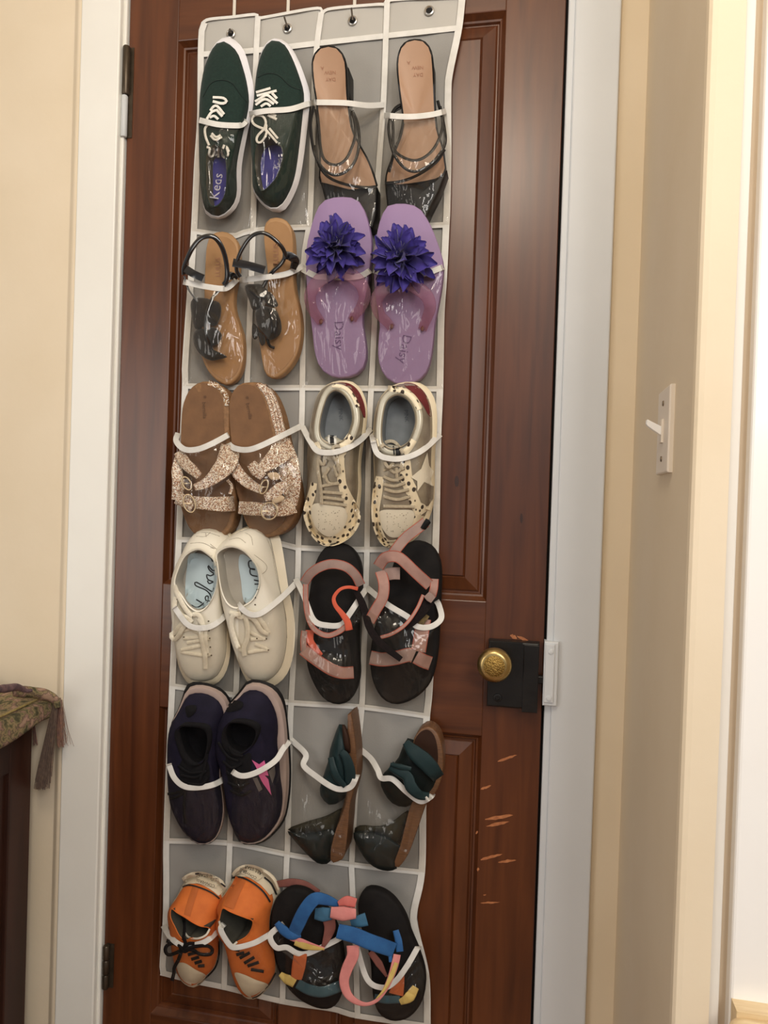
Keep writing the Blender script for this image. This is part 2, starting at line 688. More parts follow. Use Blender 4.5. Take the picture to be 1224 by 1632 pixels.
# ---- door
door = obj('door_1', *box(XL, XR, 0.022, 0.04, 0.0, 2.14), DOORW, None, False, kind='structure', label='dark reddish brown panelled wooden door behind the shoe organizer')
xa, xb, xm0, xm1 = -0.397, 0.1745, -0.160, -0.064
zr = [(0.0, 0.287), (0.838, 1.060), (2.018, 2.14)]
for (a, b_) in ((XL, xa), (xb, XR)):
    structure('stile', box(a, b_, 0.0, 0.03, 0.0, 2.14, 0.0012), DOORW, door)
structure('mullion', box(xm0, xm1, 0.0005, 0.03, 0.28, 2.03, 0.002), DOORW, door)
for a, b_ in zr:
    structure('rail', box(xa - .001, xb + .001, 0.0005, 0.03, a, b_, 0.002), DOORH, door)


def panel(x0, x1, z0, z1):
    # sunk flat, moulding bead and raised field
    pr = [(0.0, 0.002), (0.006, 0.011), (0.009, 0.012), (0.011, 0.0165), (0.013, 0.0165), (0.016, 0.014), (0.036, 0.0065), (0.038, 0.0085), (0.040, 0.0055)]
    rings = [[Vector((x0 + d, y, z0 + d)), Vector((x1 - d, y, z0 + d)), Vector((x1 - d, y, z1 - d)), Vector((x0 + d, y, z1 - d))] for d, y in pr]
    structure('panel', loft(rings, False, True), DOORW, door)


for z0, z1 in ((0.287, 0.838), (1.060, 2.018)):
    panel(xa, xm0, z0, z1)
    panel(xm1, xb, z0, z1)

# worn scratches on the lock stile
M_SCR = mat('bare_wood', (188, 122, 76), (160, 96, 58), rough=0.6, scale=140)
for (x0, y0, x1, y1, w) in [(793, 1214, 824, 1203, 3.0), (766, 1258, 783, 1252, 2.6), (773, 1306, 818, 1299, 3.4), (775, 1317, 812, 1309, 2.8), (766, 1370, 801, 1361, 3.4),
                            (794, 1374, 823, 1371, 2.6), (766, 1439, 797, 1438, 1.6), (770, 1427, 775, 1426, 1.2), (813, 1013, 824, 1017, 4.0), (824, 1014, 843, 1022, 3.0), (760, 1386, 764, 1385, 3.0), (758, 1328, 762, 1325, 2.5)]:
    pts, fs = [], []
    k = 9
    for i in range(k):
        t = i / (k - 1)
        ww = 1.45 * w * math.sin(math.pi * min(1, t * 0.97 + .03)) ** 0.7 * (0.7 + 0.5 * random.random())
        cx_, cy_ = x0 + (x1 - x0) * t, y0 + (y1 - y0) * t + random.uniform(-.5, .5)
        for sgn in (-1, 1):
            pts.append(P(cx_, cy_ + sgn * ww * .62, 0.0006))
    for i in range(k - 1):
        fs.append((2 * i, 2 * i + 1, 2 * i + 3, 2 * i + 2))
    obj('scratch', pts, fs, M_SCR, door, False)
M_KNOT = mat('wood_knot', (48, 22, 14), rough=0.5)
for (px, py, a, b_) in ((831, 826, 2.2, 8), (728, 767, 3.5, 9)):
    r = [P(px + a * math.cos(t), py + b_ * math.sin(t), 0.0006 if px > 800 else -0.0048) for t in np.linspace(0, 6.283, 14, endpoint=False)]
    obj('wood_knot', r, [tuple(range(14))], M_KNOT, door, False)

# hinges (left edge)
M_HG = mat('dark_bronze', (92, 80, 66), (70, 60, 48), rough=0.4, scale=40, metal=0.7)
M_HGP = mat('painted_hinge', (196, 198, 198), rough=0.45)


def cylz(x, y, z0, z1, r, n=14):
    rr = [[Vector((x + r * s * math.cos(2 * math.pi * i / n), y + r * s * math.sin(2 * math.pi * i / n), z)) for i in range(n)] for z, s in ((z0, .8), (z0 + .002, 1), (z1 - .002, 1), (z1, .8))]
    return loft(rr, True, True)


xh = P(199, 140, 0.008).x
z_a, z_b, z_c = P(202, 72, 0.01).z, P(202, 150, 0.01).z, P(202, 216, 0.01).z
hg = obj('hinge', *box(xh - .003, xh + .012, -0.002, 0.0, z_c, z_a), M_HG, door, False)
obj('hinge_knuckle', *cylz(xh + .001, -.007, z_b + .001, z_a, .0065), M_HG, hg)
obj('hinge_knuckle', *cylz(xh - .001, -.006, z_c, z_b, .0058), M_HGP, hg, label='painted grey hinge knuckle')
xh2 = P(168, 1545, 0.008).x
z_a, z_c = P(168, 1508, 0.01).z, P(168, 1578, 0.01).z
hg2 = obj('hinge', *box(xh2 - .003, xh2 + .012, -0.002, 0.0, z_c, z_a), M_HG, door, False)
for i in range(3):
    q = (z_a - z_c) / 3
    obj('hinge_knuckle', *cylz(xh2, -.007, z_c + i * q + .0005, z_c + (i + 1) * q - .0005, .006), M_HG, hg2)

# rim lock
M_IRON = mat('black_iron', (30, 27, 25), (22, 20, 19), rough=0.38, scale=30, bump=0.2, bscale=90, metal=0.3)
M_BRASS = mat('aged_brass', (192, 166, 112), (168, 142, 90), rough=0.3, scale=60, metal=0.95)
HL = 0.02
lx0, lx1 = P(777, 1075, HL).x, P(858, 1080, HL).x
lz1, lz0 = P(820, 1023, HL).z, P(815, 1129, HL).z
lock = obj('rim_lock', *box(lx0, lx1, -HL, 0.0, lz0, lz1, 0.003), M_IRON, door, False, label='black iron rim lock case')
obj('lock_lip', *join(box(lx1 - .024, lx1, -HL - .0025, -HL, lz0 - .004, lz1 - .003, .001), box(lx0 + .001, lx1 - .026, -HL - .0015, -HL, lz1 - .004, lz1 - .001)), M_IRON, lock, False)
bz = P(863, 1083, .012).z
obj('latch_bolt', *box(lx1 - .002, lx1 + .011, -.017, -.006, bz - .006, bz + .006, .0015), M_IRON, lock, False)
kh, kv = P(793, 1112, HL), P(791, 1107, HL)
obj('keyhole_cover', *loft([[Vector((kh.x + r * math.cos(t), -HL - y, kh.z + r * math.sin(t))) for t in np.linspace(0, 6.283, 16, endpoint=False)] for r, y in ((.007, 0), (.0065, .0012), (.004, .0016), (.0035, .0002))], False, True), M_IRON, lock)
kc = P(788, 1060, 0.055)
prof = [(.009, HL - .001), (.012, HL + .002), (.0095, HL + .004), (.008, .032), (.0105, .037), (.019, .042), (.0255, .048), (.0272, .0535), (.0262, .0585), (.0225, .063), (.0185, .0655), (.0165, .0650), (.0155, .0656), (.009, .0672), (.003, .0676)]
kn = obj('door_knob', *loft([[Vector((kc.x + r * math.cos(t), -y, kc.z + r * math.sin(t))) for t in np.linspace(0, 6.283, 40, endpoint=False)] for r, y in prof], True, True), M_BRASS, lock, label='round aged brass door knob with engraved crest')
M_ENG = mat('engraved_brass', (120, 92, 44), (172, 140, 78), rough=0.4, scale=420, bump=0.8, bscale=420, metal=0.9)


# ---- casings
def casing(name, x0, x1, h, xi0, xi1, hi, m, flipb=False):
    c = structure(name, box(x0, x1, -h, 0.01, 0.0, 2.5, .0025), m)
    structure('inner_bead', box(xi0, xi1, -hi, 0.03, 0.0, 2.14, .002), m, c)
    return c


trl = casing('trim_1', xcl0, xcl1, HC, xcl1 - .001, XL - .0025, .006, M_TRIM)
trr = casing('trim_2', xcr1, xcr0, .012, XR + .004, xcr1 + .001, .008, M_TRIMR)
M_DARK = mat('dark_gap', (20, 16, 14), rough=0.9)
structure('door_gap', box(XR - .001, XR + .006, .012, .03, 0, 2.14), M_DARK, trr)
# back band painted with the wall, left of the left casing
rr = []
xb0, xb1 = P(99, 816, .006).x, xcl0
pr = [(xb0 - .004, 0.001), (xb0, .003), (xb0 + (xb1 - xb0) * .35, .0095), (xb0 + (xb1 - xb0) * .6, .0115), (xb0 + (xb1 - xb0) * .85, .010), (xb1 + .001, .006), (xb1 + .001, -.004)]
structure('trim_3', ([(x, -h, z) for z in (0, 2.5) for x, h in pr], [(i, i + 1, i + 1 + len(pr), i + len(pr)) for i in range(len(pr) - 1)]), M_WALL, smooth=True)

# keeper on the right casing, painted over
kx0, kx1 = P(866, 1072, .016).x, P(889, 1072, .016).x
kz1, kz0 = P(876, 1022, .016).z, P(874, 1124, .016).z
kp = structure('strike_plate', box(kx0, kx1, -.021, 0.0, kz0, kz1, .002), M_TRIMR, trr)
structure('strike_face', box(kx0 + .002, kx1 - .006, -.024, -.02, kz0 + .006, kz1 - .004, .001), M_TRIMR, kp)
for zz in (kz1 - .015, kz0 + .013):
    r = [[Vector((kx0 + .010 + r_ * math.cos(t), -y, zz + r_ * math.sin(t))) for t in np.linspace(0, 6.283, 14, endpoint=False)] for r_, y in ((.0045, .0235), (.004, .0255), (.002, .026))]
    structure('screw_head', loft(r, False, True), M_TRIMR, kp, True)

# ---- beyond the wall end: jamb strip, reveal and the white glossy door leaf
xs = [P(px, 816, -YW).x for px in (1160, 1177, 1191)]
M_JAMB = mat('jamb_paint', (222, 216, 206), rough=0.6)
M_REV = mat('reveal_paint', (206, 186, 160), rough=0.7)
structure('trim_4', box(xs[0], xs[1], YW + .004, -.02, 0, ZT, .001), M_JAMB)
structure('trim_5', box(xs[1], xs[2] + .002, YW + .012, -.02, 0, ZT), M_REV)
M_WD = mat('white_door_gloss', (244, 242, 238), (240, 236, 230), rough=0.2, scale=3, coat=0.5, bump=0.04, bscale=9)
structure('door_2', box(xs[2], xs[2] + .75, YW - .004, YW + .036, 0, 2.2, .003), M_WD)
# pale rounded ledge, lower right corner
M_LEDGE = mat('pale_wood', (224, 200, 158), (208, 180, 136), rough=0.4, scale=12, coat=0.2, stretch=(2, 14, 14))
a = P(1163, 1622, -YW + .03)
lg = empty('handrail', (a.x + .2, a.y, a.z - .02), 'pale rounded wooden handrail end at white door, bottom right corner', 'handrail')
rr = []
for dx, s in ((0, .25), (.0025, .62), (.007, .88), (.014, 1), (.3, 1), (.55, 1)):
    rr.append([Vector((a.x + dx, a.y + .016 * s * math.cos(t), a.z - .014 + .013 * s * math.sin(t))) for t in np.linspace(0, 6.283, 20, endpoint=False)])
obj('rail', *loft(rr, True, True), M_LEDGE, lg)
obj('bracket', *box(a.x + .008, a.x + .30, a.y + .008, YW - .0035, a.z - .026, a.z + .003, .001), M_LEDGE, lg, False)

# ---- light switch on the right wall
M_SW = mat('ivory_plastic', (226, 214, 198), rough=0.4)
M_SWT = mat('white_plastic', (246, 244, 240), rough=0.3)
M_SCRW = mat('screw_metal', (120, 104, 84), rough=0.4, metal=0.6)
s0, s1 = PXP(1050, 690, XW - .004), PXP(1068, 685, XW - .004)
sy0, sy1 = s1.y, s0.y
sz1, sz0 = PXP(1063, 618, XW - .004).z, PXP(1056, 755, XW - .004).z
sw = empty('light_switch', (XW, (sy0 + sy1) / 2, sz0), 'ivory toggle light switch plate on the tan side wall', 'light switch')
zm, ym = (sz0 + sz1) / 2, (sy0 + sy1) / 2


def xslab(x0, x1, ya, yb, za, zb, b=.0015):
    rings = []
    for ins, x in ((0, x1), (0, x0 + b), (b * .4, x0 + b * .3), (b, x0)):
        rings.append([Vector((x, ya + ins, za + ins)), Vector((x, yb - ins, za + ins)), Vector((x, yb - ins, zb - ins)), Vector((x, ya + ins, zb - ins))])
    return loft(rings, True, True)


pl = obj('plate', *xslab(XW - .006, XW, sy0, sy1, sz0, sz1, .002), M_SW, sw, False)
obj('toggle_collar', *xslab(XW - .0085, XW - .005, ym - .007, ym + .007, zm - .014, zm + .014, .001), M_SW, sw, False)
rings = []
for dx, dz, s in ((-.008, 0, 1), (-.018, .006, .85), (-.024, .010, .7), (-.025, .0105, .4)):
    rings.append([Vector((XW + dx, ym + q * .0055 * s, zm + dz + w * .005 * s)) for q, w in ((-1, -1), (1, -1), (1, 1), (-1, 1))])
obj('toggle', *loft(rings, True, True), M_SWT, sw, False, label='white switch toggle')
for zz in (zm + .033, zm - .033):
    obj('screw', *loft([[Vector((XW - x, ym + r_ * math.cos(t), zz + r_ * math.sin(t))) for t in np.linspace(0, 6.283, 12, endpoint=False)] for r_, x in ((.0035, .006), (.003, .0072), (.001, .0074))], False, True), M_SCRW, sw)

# ---- dresser with a brocade runner, lower left
dx1 = P(50, 1200, .045).x
tz = P(82, 1128, .045).z
dr = empty('dresser', (dx1 - .3, -.3, 0), 'dark brown wooden dresser at left edge beside the door casing', 'dresser')
dy0, dy1 = -.80, -.045
obj('case', *box(dx1 - .42, dx1 - .012, dy0 + .02, dy1 - .005, .08, tz - .022), DRESS, dr, False)
for y0, y1 in ((dy1 - .055, dy1), (dy0, dy0 + .055)):
    obj('corner_post', *box(dx1 - .05, dx1, y0, y1, 0.0, tz - .022, .002), DRESS, dr, False)
obj('side_rail', *box(dx1 - .03, dx1 - .001, dy0 + .05, dy1 - .05, tz - .10, tz - .022), DRESS, dr, False)
obj('side_rail', *box(dx1 - .03, dx1 - .001, dy0 + .05, dy1 - .05, .08, .16), DRESS, dr, False)
obj('side_panel', *box(dx1 - .02, dx1 - .008, dy0 + .05, dy1 - .05, .15, tz - .09), DRESS, dr, False)
tx1 = P(81, 1130, .03).x
obj('top', *box(dx1 - .46, tx1, dy0 - .03, -.028, tz - .022, tz, .003), DRESS, dr, False)
M_BRO = mat('brocade', (104, 104, 70), (168, 132, 108), rough=0.8, scale=70, bump=0.5, bscale=160)
nb = M_BRO.node_tree
rmp = [n for n in nb.nodes if n.type == 'VALTORGB'][0].color_ramp
rmp.interpolation = 'EASE'
rmp.elements[0].position, rmp.elements[0].color = 0.36, lin((70, 66, 44))
rmp.elements[1].position, rmp.elements[1].color = 0.66, lin((160, 132, 110))
for p_, c_ in ((0.45, (108, 100, 68)), (0.5, (146, 126, 92)), (0.55, (96, 84, 62)), (0.6, (138, 106, 94))):
    q_ = rmp.elements.new(p_)
    q_.color = lin(c_)
run = empty('table_runner', (tx1 - .1, -.2, tz), 'olive and mauve brocade runner with long tassels draped over dresser top', 'table runner')
nu, nv = 46, 22
vv, ff = [], []
for i in range(nu):
    y = -.026 - i * .62 / (nu - 1)
    for j in range(nv):
        s = j / (nv - 1)
        lump = .012 * math.sin(5.2 * s * 2 + 14 * y) + .010 * math.sin(31 * y + 3 * s) + .006 * math.sin(57 * y + 9 * s)
        if s < .72:
            x = tx1 - .30 + s / .72 * .303
            z = tz + .006 + max(0, .026 + 1.2 * lump) * min(1, (.72 - s) * 3.2)
        else:
            q = (s - .72) / .28
            x = tx1 + .003 + .004 * math.sin(q * 1.57) + .002 * math.sin(40 * y)
            z = tz + .003 - q * (.027 + .006 * math.sin(26 * y) + max(0, (-y - .05)) * .035)
        vv.append((x, y, z))
for i in range(nu - 1):
    for j in range(nv - 1):
        a_ = i * nv + j
        ff.append((a_, a_ + 1, a_ + nv + 1, a_ + nv))
cl = obj('cloth', vv, ff, M_BRO, run)
sm = cl.modifiers.new('thick', 'SOLIDIFY')
sm.thickness = .0016
M_BRAID = mat('gold_braid', (168, 150, 92), (130, 112, 66), rough=0.6, scale=200)
bv = [Vector((tx1 - .012 + .004 * math.sin(30 * y), y, tz + .012)) for y in np.linspace(-.045, -.30, 20)]
rg = [[v + Vector((.003 * math.cos(t), 0, .002 * math.sin(t))) for t in np.linspace(0, 6.283, 8, endpoint=False)] for v in bv]
obj('braid', *loft(rg, True, True), M_BRAID, run)
M_TAS = mat('tassel_thread', (118, 98, 84), (92, 76, 68), rough=0.7, scale=160)
M_TAS2 = mat('mauve_thread', (150, 112, 92), (120, 92, 84), rough=0.7, scale=160)


def strands(name, top, tip, n, spread0, spread1, h, m, r=.0006, curl=1.0):
    parts = []
    for i in range(n):
        u = random.uniform(-1, 1)
        u2 = u * .8 + random.uniform(-.2, .2)
        q = random.uniform(.86, 1.03)
        pts = []
        for t in np.linspace(0, 1, 6):
            px = top[0] + (tip[0] - top[0]) * t * q + (spread0 * (1 - t) + spread1 * t) * u2 + curl * random.uniform(-.7, .7) * t
            py = top[1] + (tip[1] - top[1]) * t * q
            pts.append((px, py, h + u * .004 + random.uniform(-.002, .002)))
        parts.append(sweepmesh(pts, r * 950, r, n=4, flat=1.0, steps=7))
    obj(name, *join(*parts), m, run, kind='stuff')


strands('tassel', (88, 1122), (66, 1256), 130, 4, 14, .045, M_TAS)
strands('tassel', (93, 1112), (97, 1190), 45, 4, 6, .04, M_TAS2)
strands('tassel', (53, 1145), (57, 1188), 26, 2, 5, .03, M_TAS2)
strands('loose_thread', (98, 1115), (110, 1190), 9, 2, 8, .034, M_TAS2, r=.0003, curl=4)
# fold of cloth gathered over the corner above the tassel
fold = []
for (px, py, h, w) in ((20, 1104, .12, 7), (42, 1103, .085, 9), (60, 1105, .065, 8), (76, 1109, .054, 9), (88, 1116, .050, 8), (92, 1128, .048, 6)):
    fold.append((px, py, h))
obj('corner_gather', *sweepmesh(fold, [6, 10, 9, 10, 8, 5], .010, flat=.9), M_BRO, run)
M_PUR = mat('purple_thread', (72, 56, 66), (130, 100, 100), rough=0.8, scale=90)
obj('fringe', *sweepmesh([(-10, 1099, .2), (12, 1097, .15), (26, 1095, .12), (40, 1101, .09), (52, 1100, .075)], [5, 7, 6, 6, 3], .010, flat=.9), M_PUR, run)
kn.data.materials.append(M_ENG)
for p in kn.data.polygons:
    c = p.center
    if math.hypot(c.x - kc.x, c.z - kc.z) < .0172 and c.y < -.06:
        p.material_index = 1

# ================================================================ the shoes
def pr(name, col, **k):
    return mat(name, col, **k)


M_WHITE = mat('white_rubber', (226, 224, 226), (214, 212, 216), rough=0.5, scale=14)
M_GREEN = mat('dark_green_canvas', (29, 48, 42), (24, 40, 35), rough=0.85, scale=240, bump=0.25, bscale=700, sheen=0.1, spec=0.2)
M_DGREEN = mat('dark_green_seam', (16, 28, 25), rough=0.9)
M_OLIVE = mat('olive_lining', (84, 80, 62), (66, 64, 50), rough=0.85, scale=120)
M_BLUE = mat('blue_insole', (58, 54, 142), (46, 44, 122), rough=0.8, scale=60)
M_LACE = mat('white_lace', (232, 230, 222), (214, 210, 200), rough=0.8, scale=220)
M_PRINTW = mat('white_print', (206, 204, 214), rough=0.6)
M_BLK = mat('black_rubber', (24, 22, 22), (18, 17, 17), rough=0.6, scale=40, bump=0.15, bscale=300, spec=0.2)
M_BLKG = mat('black_patent', (20, 18, 19), rough=0.18, coat=0.7)
M_BLKL = mat('black_leather', (20, 18, 18), (15, 14, 14), rough=0.4, scale=70, spec=0.2)
M_NUDE = mat('nude_insole', (166, 131, 104), (157, 122, 95), rough=0.5, scale=12)
M_TAN = mat('tan_footbed', (162, 122, 80), (152, 112, 70), rough=0.6, scale=24, bump=0.1, bscale=160)
M_TANE = mat('tan_edge', (174, 135, 94), (162, 123, 82), rough=0.6, scale=24)
M_SUEDE = mat('charcoal_suede', (42, 36, 29), (30, 26, 22), rough=0.9, scale=90, bump=0.3, bscale=200, sheen=0.3, spec=0.2)
M_LILAC = mat('lilac_foam', (147, 121, 158), (139, 113, 150), rough=0.65, scale=10, bump=0.06, bscale=240)
M_PETAL = mat('violet_petal', (62, 44, 146), (40, 28, 104), rough=0.7, scale=60, sheen=0.2)
M_VINYL = None

PAIR = {}


# ---- pair 1: green canvas slip-on style lace sneakers, toes up
def green(k, outer, upper, opening, cell, label, lace, lace2, txt, seam):
    S = Shoe('canvas_sneaker', outer[12][0], outer[12][1], .012, label, 'sneaker', 'green canvas sneakers', cell)
    sneaker(S, outer, upper, opening, .014, .040, .066, M_WHITE, M_GREEN, M_OLIVE, M_BLUE, depth=.030, expo=.42, insole_scale=.98)
    S.cords('vamp_seam', seam, .6, .0005, M_DGREEN, off=.0002)
    S.cords('lace', lace, 2.3, .0012, M_LACE)
    S.cords('lace_bow', lace2, 2.0, .0016, M_LACE, off=.002)
    S.text('insole_print', 'Keds', *txt, M_PRINTW)
    return S


o1 = K(1, [(340, 265), (440, 350), (490, 500), (520, 650), (512, 780), (470, 980), (432, 1200), (425, 1400), (390, 1505), (310, 1575), (240, 1580), (165, 1530), (135, 1300), (128, 1000), (133, 700), (160, 500), (200, 380), (260, 295)])
u1 = K(1, [(305, 290), (395, 360), (445, 490), (478, 630), (485, 770), (440, 980), (398, 1200), (398, 1400), (365, 1495), (290, 1562), (235, 1566), (170, 1520), (138, 1300), (130, 1000), (136, 700), (163, 505), (203, 390), (250, 312)])
c1 = K(1, [(235, 1035), (300, 1080), (325, 1180), (330, 1300), (315, 1420), (260, 1500), (205, 1490), (180, 1400), (175, 1250), (180, 1110)])
green(1, o1, u1, c1, (0, 0), 'dark green canvas sneaker with white sole in the top left corner pocket',
      [K(1, q) for q in ([(222, 703), (295, 708), (322, 732), (290, 748), (222, 732)], [(205, 800), (228, 770), (256, 768), (304, 826)], [(246, 790), (292, 842)], [(180, 860), (212, 812), (246, 796)], [(200, 850), (232, 838), (262, 862)])],
      [K(1, q) for q in ([(190, 900), (166, 930), (172, 990), (196, 1050)], [(206, 978), (240, 1010), (290, 990)], [(214, 962), (246, 990), (280, 976)], [(178, 1062), (200, 1072), (196, 1120), (220, 1130), (236, 1090)], [(226, 1070), (250, 1130), (262, 1060), (262, 1136)], [(306, 1046), (288, 1100), (306, 1138), (334, 1116), (320, 1056), (340, 1096)])],
      (K(1, [(262, 1446)])[0], (30, -172), 21), [K(1, [(150, 700), (205, 605), (280, 578), (360, 600), (420, 680), (470, 740)])])
o2 = K(1, [(670, 275), (760, 310), (830, 410), (890, 560), (925, 680), (918, 800), (884, 1100), (850, 1300), (800, 1430), (740, 1520), (680, 1535), (620, 1512), (555, 1450), (515, 1370), (512, 1200), (500, 1000), (506, 880), (528, 680), (542, 520), (565, 400), (605, 315)])
u2 = K(1, [(655, 283), (735, 308), (795, 405), (855, 560), (885, 680), (878, 800), (846, 1100), (815, 1290), (770, 1410), (715, 1492), (670, 1508), (620, 1500), (560, 1444), (518, 1366), (514, 1200), (502, 1000), (508, 880), (531, 680), (545, 522), (569, 408), (607, 328)])
c2 = K(1, [(610, 985), (690, 1010), (735, 1090), (728, 1180), (680, 1300), (600, 1385), (560, 1370), (532, 1250), (525, 1120), (552, 1030)])
green(1, o2, u2, c2, (0, 1), 'dark green canvas sneaker with looser lace bow, second pocket of top row',
      [K(1, q) for q in ([(535, 668), (640, 637)], [(540, 692), (684, 655)], [(650, 672), (686, 712)], [(528, 734), (600, 690), (626, 692), (690, 748)], [(532, 758), (600, 716), (664, 752)], [(570, 770), (610, 748), (640, 768)], [(620, 830), (684, 862)], [(640, 815), (680, 838)])],
      [K(1, q) for q in ([(600, 935), (530, 905), (506, 870), (524, 836), (580, 838), (606, 880), (596, 926)], [(596, 930), (548, 980), (540, 1018), (566, 1030), (600, 990), (616, 940)], [(606, 936), (688, 1032)], [(630, 926), (692, 1000)], [(610, 900), (606, 950)])],
      (K(1, [(690, 1225)])[0], (30, -60), 10), [K(1, [(545, 560), (620, 530), (700, 545), (780, 620), (860, 650)])])


# ---- pair 2: black strappy block-heel sandals, heels up
def heelsandal(k, foot, cell, label, heel, straps, toe, txt):
    S = Shoe('block_heel_sandal', foot[0][0], foot[0][1] + 20, .015, label, 'sandal', 'black block heel sandals', cell)
    # platform: outline pushed back, insole on top
    c = np.mean([p[:2] for p in foot], 0)
    big = grow(foot, 3.0)
    hf = lambda x, y: .058 - .030 * max(0, min(1, (y - 130) / 150.0))
    S.prism('sole', big, lambda p: -p.y - .008, hf, M_BLKL, round_=.0015)
    S.patch('insole', foot, M_NUDE, off=.0012, dome=.0003, solid=True, rings=(1, .97, .8, .55, .3, .08))
    S.prism('heel', heel, .010, .046, M_BLKL, smooth_poly=False, round_=.002)
    for q in straps:
        S.strap('strap', q, 2.4, .0018, M_BLKL, flat=.9)
    S.prism('toe_strap', toe, .012, .044, M_BLKL, smooth_poly=False, n=26, round_=.004)
    for t_, o_ in txt:
        S.text('insole_print', t_, o_, (-1, .03), 8, M_NPRINT)
    return S


M_NPRINT = mat('brown_stamp', (150, 104, 78), rough=0.6)
f3 = K(2, [(190, 326), (240, 336), (278, 375), (300, 430), (308, 510), (312, 640), (322, 740), (347, 900), (400, 1010), (460, 1120), (505, 1240), (508, 1300), (330, 1330), (150, 1280), (138, 1150), (138, 950), (115, 720), (96, 600), (84, 480), (86, 420), (108, 365), (145, 335)])
hb3 = K(2, [(200, 345), (290, 420), (330, 470), (330, 630), (326, 650), (190, 660), (110, 640), (95, 480), (130, 390)])
heelsandal(2, f3, (0, 2), 'black block heel sandal with bare nude insole, third pocket of top row', hb3,
           [K(2, [(88, 740, .048), (66, 850, .056), (78, 1000, .062), (110, 1110, .066), (170, 1190, .066), (240, 1220, .064), (320, 1190, .060), (380, 1110, .056), (404, 990, .052), (392, 860, .048), (355, 770, .044)]),
            K(2, [(105, 760, .048), (122, 900, .056), (140, 1060, .062), (180, 1130, .064), (250, 1148, .064), (310, 1110, .060), (352, 1030, .056), (378, 930, .052), (366, 820, .046), (330, 760, .042)]),
            K(2, [(95, 1010, .050), (125, 1150, .052), (200, 1240, .050), (330, 1290, .049), (450, 1306, .047), (525, 1300, .042)])],
           K(2, [(130, 1262), (330, 1312), (528, 1298), (524, 1480), (500, 1590), (430, 1590), (250, 1480), (165, 1400)]),
           [('A', K(2, [(158, 462)])[0]), ('NEW', K(2, [(242, 492)])[0]), ('DAY', K(2, [(240, 540)])[0])])
f4 = K(2, [(790, 280), (840, 286), (878, 318), (902, 375), (912, 470), (918, 600), (925, 750), (938, 900), (970, 1000), (990, 1100), (985, 1220), (800, 1270), (605, 1280), (605, 1200), (650, 1080), (700, 950), (715, 820), (698, 680), (682, 550), (676, 450), (684, 380), (708, 320), (745, 290)])
hb4 = K(2, [(820, 300), (890, 340), (918, 420), (918, 560), (900, 570), (720, 580), (690, 460), (720, 350)])
heelsandal(2, f4, (0, 3), 'black block heel sandal under crinkled film in the top right corner pocket', hb4,
           [K(2, [(712, 720, .044), (650, 760, .050), (612, 860, .056), (618, 970, .062), (650, 1080, .066), (720, 1170, .066), (800, 1195, .064), (890, 1150, .060), (960, 1080, .056), (1004, 990, .052), (990, 850, .048), (950, 700, .044)]),
            K(2, [(700, 745, .044), (640, 790, .050), (640, 900, .058), (645, 1030, .062), (700, 1090, .064), (790, 1118, .064), (870, 1088, .060), (940, 1010, .056), (985, 880, .050), (968, 740, .046)]),
            K(2, [(712, 840, .044), (690, 950, .050), (650, 1050, .056), (612, 1200, .05)]),
            K(2, [(584, 1276, .045), (700, 1262, .050), (820, 1215, .052), (940, 1130, .052), (1000, 1040, .048)])],
           K(2, [(580, 1272), (800, 1285), (985, 1225), (1015, 1180), (960, 1330), (900, 1450), (850, 1560), (640, 1560), (596, 1420)]),
           [('A', K(2, [(760, 425)])[0]), ('NEW', K(2, [(852, 458)])[0]), ('DAY', K(2, [(850, 508)])[0])])


# ---- pair 3: tan footbed sandals with black patent heel loops and suede bows
def footbed(S, outer, h0, h1, m_edge, m_top, inset=.955, round_=.004, tread=None):
    c = np.mean([p[:2] for p in outer], 0)
    S.prism('sole', outer, h0, h1, m_edge, round_=round_)
    inn = [tuple(c + (np.array(p[:2]) - c) * inset) for p in outer]
    S.patch('footbed', inn, m_top, off=.0008, solid=True, n=64)


S = Shoe('bow_sandal', 340, 600, .012, 'tan sandal with black heel loop and suede bow, left edge of second row', 'sandal', 'tan sandals with suede bows', (1, 0))
o5 = K(3, [(460, 210), (545, 238), (600, 310), (612, 430), (600, 600), (570, 760), (572, 900), (612, 1030), (648, 1150), (655, 1300), (640, 1430), (590, 1530), (510, 1580), (425, 1545), (350, 1470), (300, 1380), (262, 1250), (245, 1120), (268, 980), (300, 850), (305, 700), (315, 500), (328, 340), (370, 240)])
footbed(S, o5, .014, .030, M_TANE, M_TAN, .93)
S.pad('bow_flap', K(3, [(190, 840), (240, 805), (330, 810), (375, 835), (340, 910), (315, 1000), (300, 1062), (230, 1080), (196, 960)]), .048, .054, M_SUEDE)
S.pad('bow_flap', K(3, [(370, 842), (430, 840), (460, 890), (450, 980), (415, 1052), (360, 1040), (325, 980)]), .042, .050, M_SUEDE)
S.pad('bow_flap', K(3, [(345, 1080), (400, 1068), (465, 1130), (440, 1205), (370, 1225), (335, 1150)]), .042, .050, M_SUEDE)
S.pad('bow_flap', K(3, [(220, 1105), (290, 1072), (340, 1120), (378, 1235), (430, 1325), (500, 1312), (512, 1332), (440, 1352), (360, 1360), (280, 1312), (215, 1210)]), .046, .053, M_SUEDE)
S.strap('heel_strap', K(3, [(128, 600, .060), (128, 540, .066), (152, 470, .072), (200, 370, .080), (270, 285, .084), (340, 258, .084), (400, 270, .080), (452, 330, .074), (490, 425, .066), (510, 540, .058), (508, 640, .052), (480, 690, .048)]), 4.0, .003, M_BLKG, flat=.8)
S.strap('centre_strap', K(3, [(520, 660, .048), (470, 715, .050), (410, 770, .054), (370, 830, .058), (335, 920, .060), (318, 1040, .060), (330, 1140, .058), (372, 1240, .050)]), 2.6, .0022, M_BLKG, flat=.8)
